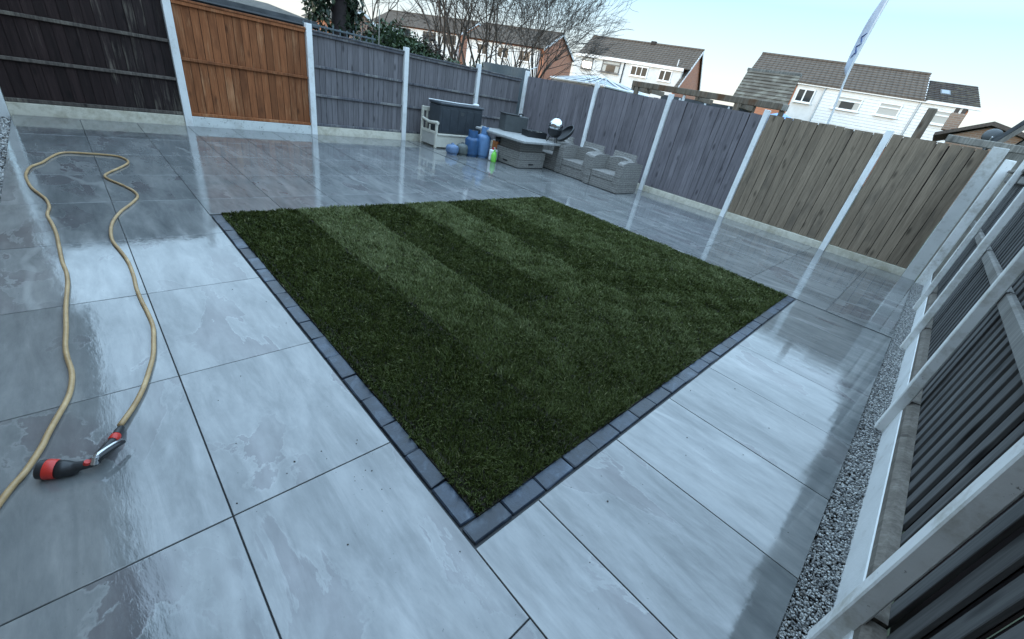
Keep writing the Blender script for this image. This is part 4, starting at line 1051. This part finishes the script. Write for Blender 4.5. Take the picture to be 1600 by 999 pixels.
for (ya, yb) in ((-0.97, -0.38), (-0.32, 0.37)): MB().box(-0.05, -0.032, ya, yb, 0.2, 2.02).build('pane', M['glass'], e)

e = empty('gazebo', (12.0, 3.55, 0), 0, 'garden shelter with sloping mossy shingle roof on timber posts', 'gazebo')
m = MB(); n = 9
for k in range(n):
    t0, t1 = k/n, (k+1.05)/n
    x0, z0 = -1.0+1.5*t0, 2.30+0.77*t0; x1, z1 = -1.0+1.5*min(t1, 1), 2.30+0.77*min(t1, 1)
    yl0, yr0 = 0.46+0.44*t0, -0.82+0.44*t0; yl1, yr1 = 0.46+0.44*min(t1, 1), -0.82+0.44*min(t1, 1)
    m.add([(x0, yr0, z0), (x0, yl0, z0), (x1, yl1, z1-0.025), (x1, yr1, z1-0.025), (x0, yr0, z0-0.05), (x0, yl0, z0-0.05), (x1, yl1, z1-0.075), (x1, yr1, z1-0.075)],
          [(0, 1, 2, 3), (5, 4, 7, 6), (3, 2, 6, 7), (1, 0, 4, 5), (0, 3, 7, 4), (1, 5, 6, 2)])
m.build('roof', M['shingle'], e)
MB().cbox(-1.03, -0.985, -0.86, 0.48, 2.17, 2.30, 0.006).build('eave_board', M['cap_wood'], e)
MB().cbox(0.46, 0.56, -0.4, 0.92, 3.02, 3.09, 0.006).build('ridge_board', M['cap_wood'], e)
for (x, y, z) in ((-0.95, 0.30, 2.2), (-0.95, -0.75, 2.2), (0.45, 0.7, 2.95), (0.45, -0.35, 2.95), (-0.95, -0.1, 2.2)):
    MB().cbox(x-0.05, x+0.05, y-0.05, y+0.05, -0.12, z, 0.006).build('post', M['beam'], e)
e = empty('parasol', (14.2, 3.7, 0), 0, 'closed low blue canvas canopy seen under the shingle roof', 'canopy')
MB().tube([(0, 0, 1.75), (0, 0, 1.95), (0, 0, 2.28)], [1.3, 1.05, 0.05], 6).build('canopy', M['tarp'], e)
MB().tube([(0, 0, -0.12), (0, 0, 2.3)], 0.03, 8).build('pole', M['dark_grey'], e)

e = empty('feather_flag', (12, 2.05, 0), 0, 'tall leaning feather flag on a white pole in front of the white clad house', 'flag')
pole = catmull([(0, -0.09, -0.12), (0, -0.05, 2.0), (0, 0.05, 3.1), (0, 0.035, 3.9), (0, -0.02, 4.7), (0, -0.09, 5.3)], 5)
MB().tube([tuple(p) for p in pole], [0.022]*len(pole), 8).build('pole', M['white_plastic'], e, smooth=True)
m = MB(); rows = []
def edge(z):
    t = (z-3.05)/2.25
    return 0.20*math.sin(math.pi*min(1, 0.30+0.66*t))**1.2 if t > 0.06 else 0.17*(t+0.02)/0.08
n = 26; Vs = []
for i in range(n+1):
    z = 3.05+2.2*i/n; k = z
    py = np.interp(z, [p.z for p in pole], [p.y for p in pole])
    wv = edge(z)
    for j in range(5):
        s = j/4; Vs.append((0.05*math.sin(3.1*z+4*s)*s+0.10*s, py-0.01+wv*s*0.9, z+0.02*s))
k0 = len(Vs); Vs2 = [(x+0.004, y, z) for x, y, z in Vs]
Fs = []
for i in range(n):
    for j in range(4):
        a = i*5+j; Fs.append((a, a+1, a+6, a+5)); Fs.append((a+k0, a+5+k0, a+6+k0, a+1+k0))
MB().add(Vs+Vs2, Fs).build('cloth', M['flag'], e, smooth=True)
def flag_pt(z, s, off=-0.006):
    py = np.interp(z, [p.z for p in pole], [p.y for p in pole]); wv = edge(z)
    return (0.05*math.sin(3.1*z+4*s)*s+0.10*s+off, py-0.01+wv*s*0.9, z+0.02*s)
for (za, zb, sa, sb) in ((3.42, 3.55, 0.75, 0.35), (3.50, 3.66, 0.3, 0.8), (3.62, 3.70, 0.8, 0.3), (3.70, 3.84, 0.35, 0.75), (3.80, 3.90, 0.75, 0.3)):
    P = [flag_pt(za+(zb-za)*i/6, sa+(sb-sa)*i/6) for i in range(7)]
    MB().tube(P, [0.004, 0.010, 0.014, 0.014, 0.012, 0.010, 0.004], 6).build('print_stroke', M['flag_ink'], e)

e = tag(MB().cbox(-0.06, 0.06, -0.06, 0.06, -0.12, 2.45, 0.012).build('timber_post', M['beam'], loc=(9.25, 0.14, 0)), 'stout weathered timber post standing above the narrow brown panel', 'post')
tag(MB().cbox(-0.03, 0.03, -2.6, 0.62, -0.05, 0.05, 0.008).build('timber_rail', M['cap_wood'], loc=(8.78, -0.86, 2.055)), 'long grey timber rail passing behind the right corner post', 'rail')
tag(MB().cbox(-0.05, 0.05, -0.05, 0.05, -0.12, 2.0, 0.008).build('timber_post', M['beam'], loc=(8.80, -2.2, 0)), 'timber post holding the grey rail beyond the right corner', 'post')
e = empty('brick_bungalow', (24.0, -0.85, 0), R(2), 'small pink brick gable with brown verge, right of the white clad house', 'house', 'houses beyond the fences')
MB().prism([(-2.2, 0), (1.15, 0), (1.15, 2.95), (0.20, 3.40), (-2.2, 2.9)], 'x', 0, 5).build('wall', M['brick2'], e)
m = MB()
m.prism([(0.2, 3.58), (1.6, 2.95), (1.6, 2.83), (0.2, 3.44)], 'x', -0.3, 5.2); m.prism([(0.2, 3.58), (-2.4, 2.96), (-2.4, 2.82), (0.2, 3.44)], 'x', -0.3, 5.2)
m.build('roof', M['bark'], e)
m = MB().cbox(0.2, 0.7, 1.05, 1.5, 3.1, 3.72, 0.02); ck = m.build('chimney', M['brick2'], e)
for y in (1.17, 1.38): MB().tube([(0.45, y, 3.72), (0.45, y, 3.92)], 0.07, 8).build('chimney_pot', M['bark'], ck)
e = empty('satellite_dish', (12.5, -0.74, 2.42), 0, 'dark satellite dish beside the pitched shed roof', 'dish')
o = dome(0.2, 0.02, 0.9, 20, 6).build('dish', M['dark_grey'], e, smooth=True, loc=(0.2, 0, -0.06)); o.rotation_euler = (0, R(-70), 0)
MB().tube([(0.1, 0, -0.75), (0.1, 0, -0.1)], 0.02, 8).build('mast', M['dark_grey'], e)
MB().tube([(0.0, 0, -0.2), (-0.30, 0.0, -0.05)], 0.012, 6).build('arm', M['white_plastic'], e)
# pitched outbuilding at the right edge
e = empty('outbuilding', (9.6, -2.2, 0), 0, 'grey outbuilding with dark sloping verge at the right edge of the view', 'outbuilding')
MB().prism([(1.20, -0.12), (1.20, 2.10), (0.0, 4.30), (-1.8, 4.3), (-1.8, -0.12)], 'x', 0.30, 4.0).build('wall', M['cap_wood'], e)
m = MB().prism([(1.46, 2.06), (1.46, 2.17), (-0.2, 5.25), (-0.2, 5.10)], 'x', 0.0, 4.2); m.build('roof', M['felt'], e)
MB().prism([(1.40, 2.03), (1.40, 2.16), (-0.26, 5.10), (-0.26, 4.92)], 'x', -0.04, -0.003).build('bargeboard', M['cap_wood'], e)

# ------------------------------------------------------------------ things behind the far-left fence
e = empty('garden_shed', (1.9, 10.6, 0), 0, 'shed with flat grey felt roof just above the orange panel', 'shed')
MB().box(-2.4, 1.22, -0.9, 1.6, -0.12, 1.90).build('wall', M['slate_blue'], e)
MB().prism([(-1.05, 1.90), (1.7, 2.16), (1.7, 2.23), (-1.05, 1.97)], 'x', -2.6, 1.32).build('roof', M['felt_pale'], e)
MB().box(-2.62, 1.34, -1.09, -1.051, 1.86, 1.985).build('fascia', M['felt'], e)
MB().tube([(-2.6, -1.12, 1.88), (1.36, -1.12, 1.88)], 0.035, 8).build('gutter', M['black'], e)
e = empty('trellis', (3.55, 9.15, 0), 0, 'grey blue lattice trellis rising behind the first grey panel', 'trellis')
for k in range(11): MB().cbox(-0.72+k*0.14, -0.695+k*0.14, -0.01, 0.01, -0.12, 1.95+0.02*math.sin(k*2), 0.003).build('lath', M['slate_blue'], e)
for z in (1.55, 1.72, 1.89): MB().cbox(-0.75, 0.75, -0.024, -0.011, z, z+0.03, 0.003).build('rail', M['slate_blue'], e)
e = empty('fence_panel', (8.82, 9.95, 0), -math.pi/2, 'blue grey neighbouring fence panel seen beyond the far corner post', 'fence panel', 'wooden fence panels round the garden')
for k in range(16): MB().cbox(-1.02+k*0.13, -0.892+k*0.13, -0.009, 0.009, -0.12, 2.06+random.uniform(-.01, .01), 0.002).build('board', M['slate_blue'], e)
MB().cbox(-1.03, 1.06, 0.011, 0.05, 1.55, 1.63, 0.004).build('rail', M['slate_blue'], e)
tag(MB().tube([(8.9, 9.5, 1.9), (9.2, 9.0, 2.16)], 0.012, 6).build('washing_pole', M['upvc'], smooth=True), 'thin pale pole leaning behind the far corner post', 'pole')
tag(MB().tube([(4.35, 9.1, 0.0), (4.36, 9.1, 2.45)], 0.010, 6).build('cane', M['cap_wood'], smooth=True), 'thin upright cane between trellis and ivy', 'cane')

def leaf_cloud(blobs, n, size, seed, hang=0.0):
    """many small leaves on noisy shells of ellipsoids; returns arrays"""
    r = np.random.default_rng(seed); V = []
    wts = np.array([b[3]*b[4]*b[5] for b in blobs])**0.67; wts /= wts.sum()
    for b, wt in zip(blobs, wts):
        k = int(n*wt)
        d = r.normal(size=(k, 3)); d /= np.linalg.norm(d, axis=1, keepdims=True)
        lump = 1+0.22*np.sin(d[:, 0]*7+b[0]*3)+0.18*np.sin(d[:, 1]*9+b[1])+0.15*np.sin(d[:, 2]*8)
        rad = (r.random((k, 1))**0.45)*lump[:, None]
        c = np.array(b[:3])+d*rad*np.array(b[3:6])
        s = size*r.uniform(0.5, 1.3, (k, 1))
        a = r.normal(size=(k, 3)); a /= np.linalg.norm(a, axis=1, keepdims=True); a[:, 2] -= hang
        u = np.cross(a, r.normal(size=(k, 3))); u /= np.linalg.norm(u, axis=1, keepdims=True)+1e-9
        q = np.stack([c-a*s, c+u*s*0.55, c+a*s, c-u*s*0.55], 1); V.append(q)
    V = np.concatenate(V); m = len(V)
    return V.reshape(-1, 3), np.arange(m*4).reshape(m, 4)
def leaf_obj(name, parent, blobs, n, size, mat, seed, hang=0.0):
    V, F = leaf_cloud(blobs, n, size, seed, hang)
    return bigmesh(name, V, [F], mat, parent=parent)

e = empty('ivy_hedge', (5.4, 9.75, 0), 0, 'dark green ivy hedge topping the grey fence left of the bare trees', 'hedge')
leaf_obj('foliage', e, [(-0.75, 0, 1.75, 0.5, 0.4, 0.45), (-0.25, 0.1, 1.85, 0.5, 0.4, 0.45), (0.3, 0.05, 1.75, 0.55, 0.4, 0.35), (0.85, 0.1, 1.6, 0.5, 0.4, 0.3), (1.4, 0.1, 1.6, 0.5, 0.4, 0.28), (-0.3, 0.2, 2.0, 0.45, 0.3, 0.32), (0.25, 0.2, 1.95, 0.4, 0.3, 0.25), (0.0, 0.1, 1.2, 1.3, 0.3, 0.7)], 9000, 0.05, M['ivy'], 31)
leaf_obj('dead_growth', e, [(-0.85, 0.15, 1.75, 0.3, 0.3, 0.4), (0.72, 0.2, 1.95, 0.25, 0.25, 0.42), (1.0, 0.2, 1.8, 0.3, 0.25, 0.3)], 3000, 0.035, M['deadleaf'], 32)
MB().tube([(-0.2, 0.15, -0.12), (-0.1, 0.1, 0.9), (-0.25, 0.1, 1.7)], [0.06, 0.05, 0.03], 8).build('trunk', M['bark_dark'], e, smooth=True)
e = empty('laurel_bush', (7.7, 9.9, 0), 0, 'small green bush behind the corner fence panel', 'bush')
leaf_obj('foliage', e, [(0, 0, 1.45, 0.35, 0.3, 0.45), (0.35, 0.1, 1.3, 0.3, 0.3, 0.4)], 1300, 0.045, M['ivy'], 33)
MB().tube([(0, 0, -0.12), (0.05, 0, 1.3)], [0.04, 0.02], 8).build('trunk', M['bark_dark'], e, smooth=True)
e = empty('evergreen_tree', (4.45, 11.4, 0), 0, 'dark ivy clad evergreen tree rising out of the top edge behind the orange panel', 'tree')
MB().tube([(0, 0, -0.12), (0.05, 0, 1.2), (0.1, 0.05, 2.6), (0.12, 0.05, 4.2)], [0.26, 0.20, 0.17, 0.10], 10).build('trunk', M['bark_dark'], e, smooth=True)
for k in range(5):
    a = k*1.3; MB().tube([(0.05, 0, 1.5+k*0.35), (0.35*math.cos(a), 0.35*math.sin(a), 2.1+k*0.35), (0.55*math.cos(a), 0.5*math.sin(a), 2.7+k*0.4)], [0.06, 0.04, 0.015], 6).build('branch', M['bark_dark'], e, smooth=True)
leaf_obj('crown', e, [(-0.42, 0, 2.45, 0.33, 0.4, 0.5), (0.4, 0.1, 2.4, 0.24, 0.4, 0.55), (0.0, 0, 3.6, 0.9, 0.8, 1.0), (0.0, 0.1, 1.6, 0.55, 0.45, 0.6)], 6500, 0.06, M['conifer'], 34, 0.6)

def bare_tree(loc, h, spread, stems, seed, label, levels=6, r0=0.07):
    rr = random.Random(seed)
    e = empty('bare_tree', loc, 0, label, 'tree', 'bare winter trees behind the grey fences')
    trunk = MB(); crown = MB()
    def grow(p, d, L, r, lev, mb):
        n = 3; pts = [p]; q = p
        for i in range(n):
            d = (d+Vector((rr.gauss(0, 0.10), rr.gauss(0, 0.10), rr.gauss(0.02, 0.07)))).normalized()
            q = q+d*L/n; pts.append(q)
        re = r*0.66
        mb.tube([tuple(x) for x in pts], [r+(re-r)*i/n for i in range(n+1)], 6 if lev < 2 else (4 if lev < 4 else 3), caps=False)
        if lev >= levels: return
        k = rr.choice((2, 3, 3)) if lev > 0 else 3
        for j in range(k):
            a = rr.uniform(0, 2*math.pi); s = rr.uniform(0.22, 0.62)*spread
            o = d.orthogonal().normalized(); o.rotate(Matrix.Rotation(a, 3, d))
            nd = (d+o*s).normalized()
            st = pts[-1] if j == 0 else pts[rr.choice((2, 3))]
            grow(st, nd, L*rr.uniform(0.66, 0.86), max(0.0055, re*rr.uniform(0.62, 0.9)), lev+1, crown)
    for s in range(stems):
        a = 2*math.pi*s/stems+rr.random()
        d = Vector((math.cos(a)*0.24*spread, math.sin(a)*0.24*spread, 1)).normalized()
        grow(Vector((math.cos(a)*0.10, math.sin(a)*0.10, -0.12)), d, h*0.30, r0, 0, trunk)
    trunk.build('trunk', M['bark'], e, smooth=True); crown.build('crown', M['bark'], e, smooth=True)
bare_tree((9.45, 13.5, 0), 6.6, 0.85, 4, 5, 'slim upright bare tree with several stems, leftmost behind the grey fence')
bare_tree((10.9, 13.6, 0), 6.2, 1.05, 5, 9, 'bare tree between the slim one and the wide spreading one')
bare_tree((13.0, 13.3, 0), 6.0, 1.2, 7, 14, 'wide many stemmed bare tree in front of the brick gable', r0=0.055)
bare_tree((8.0, 17.5, 0), 7.0, 0.9, 2, 23, 'faint bare tree far behind the ivy hedge', r0=0.06)
bare_tree((27.5, -2.0, 0), 3.9, 0.9, 3, 27, 'distant bare bush top beside the small pink brick gable', levels=4, r0=0.06)

# ------------------------------------------------------------------ the house on the viewer's left, which the wet slabs mirror
e = empty('brick_house', (-1.78, 1.2, 0), 0, 'brick wall of the home along the left gravel strip', 'house')
MB().box(-0.3, 0.0, -4.5, 11.0, -0.12, 5.0).build('wall', M['brick2'], e)
MB().prism([(0.25, 4.95), (0.25, 5.1), (-3.6, 7.2), (-3.6, 7.05)], 'y', -4.7, 11.2).build('roof', M['tile'], e)
MB().box(0.16, 0.28, -4.7, 11.2, 4.86, 4.948).build('gutter', M['black'], e)
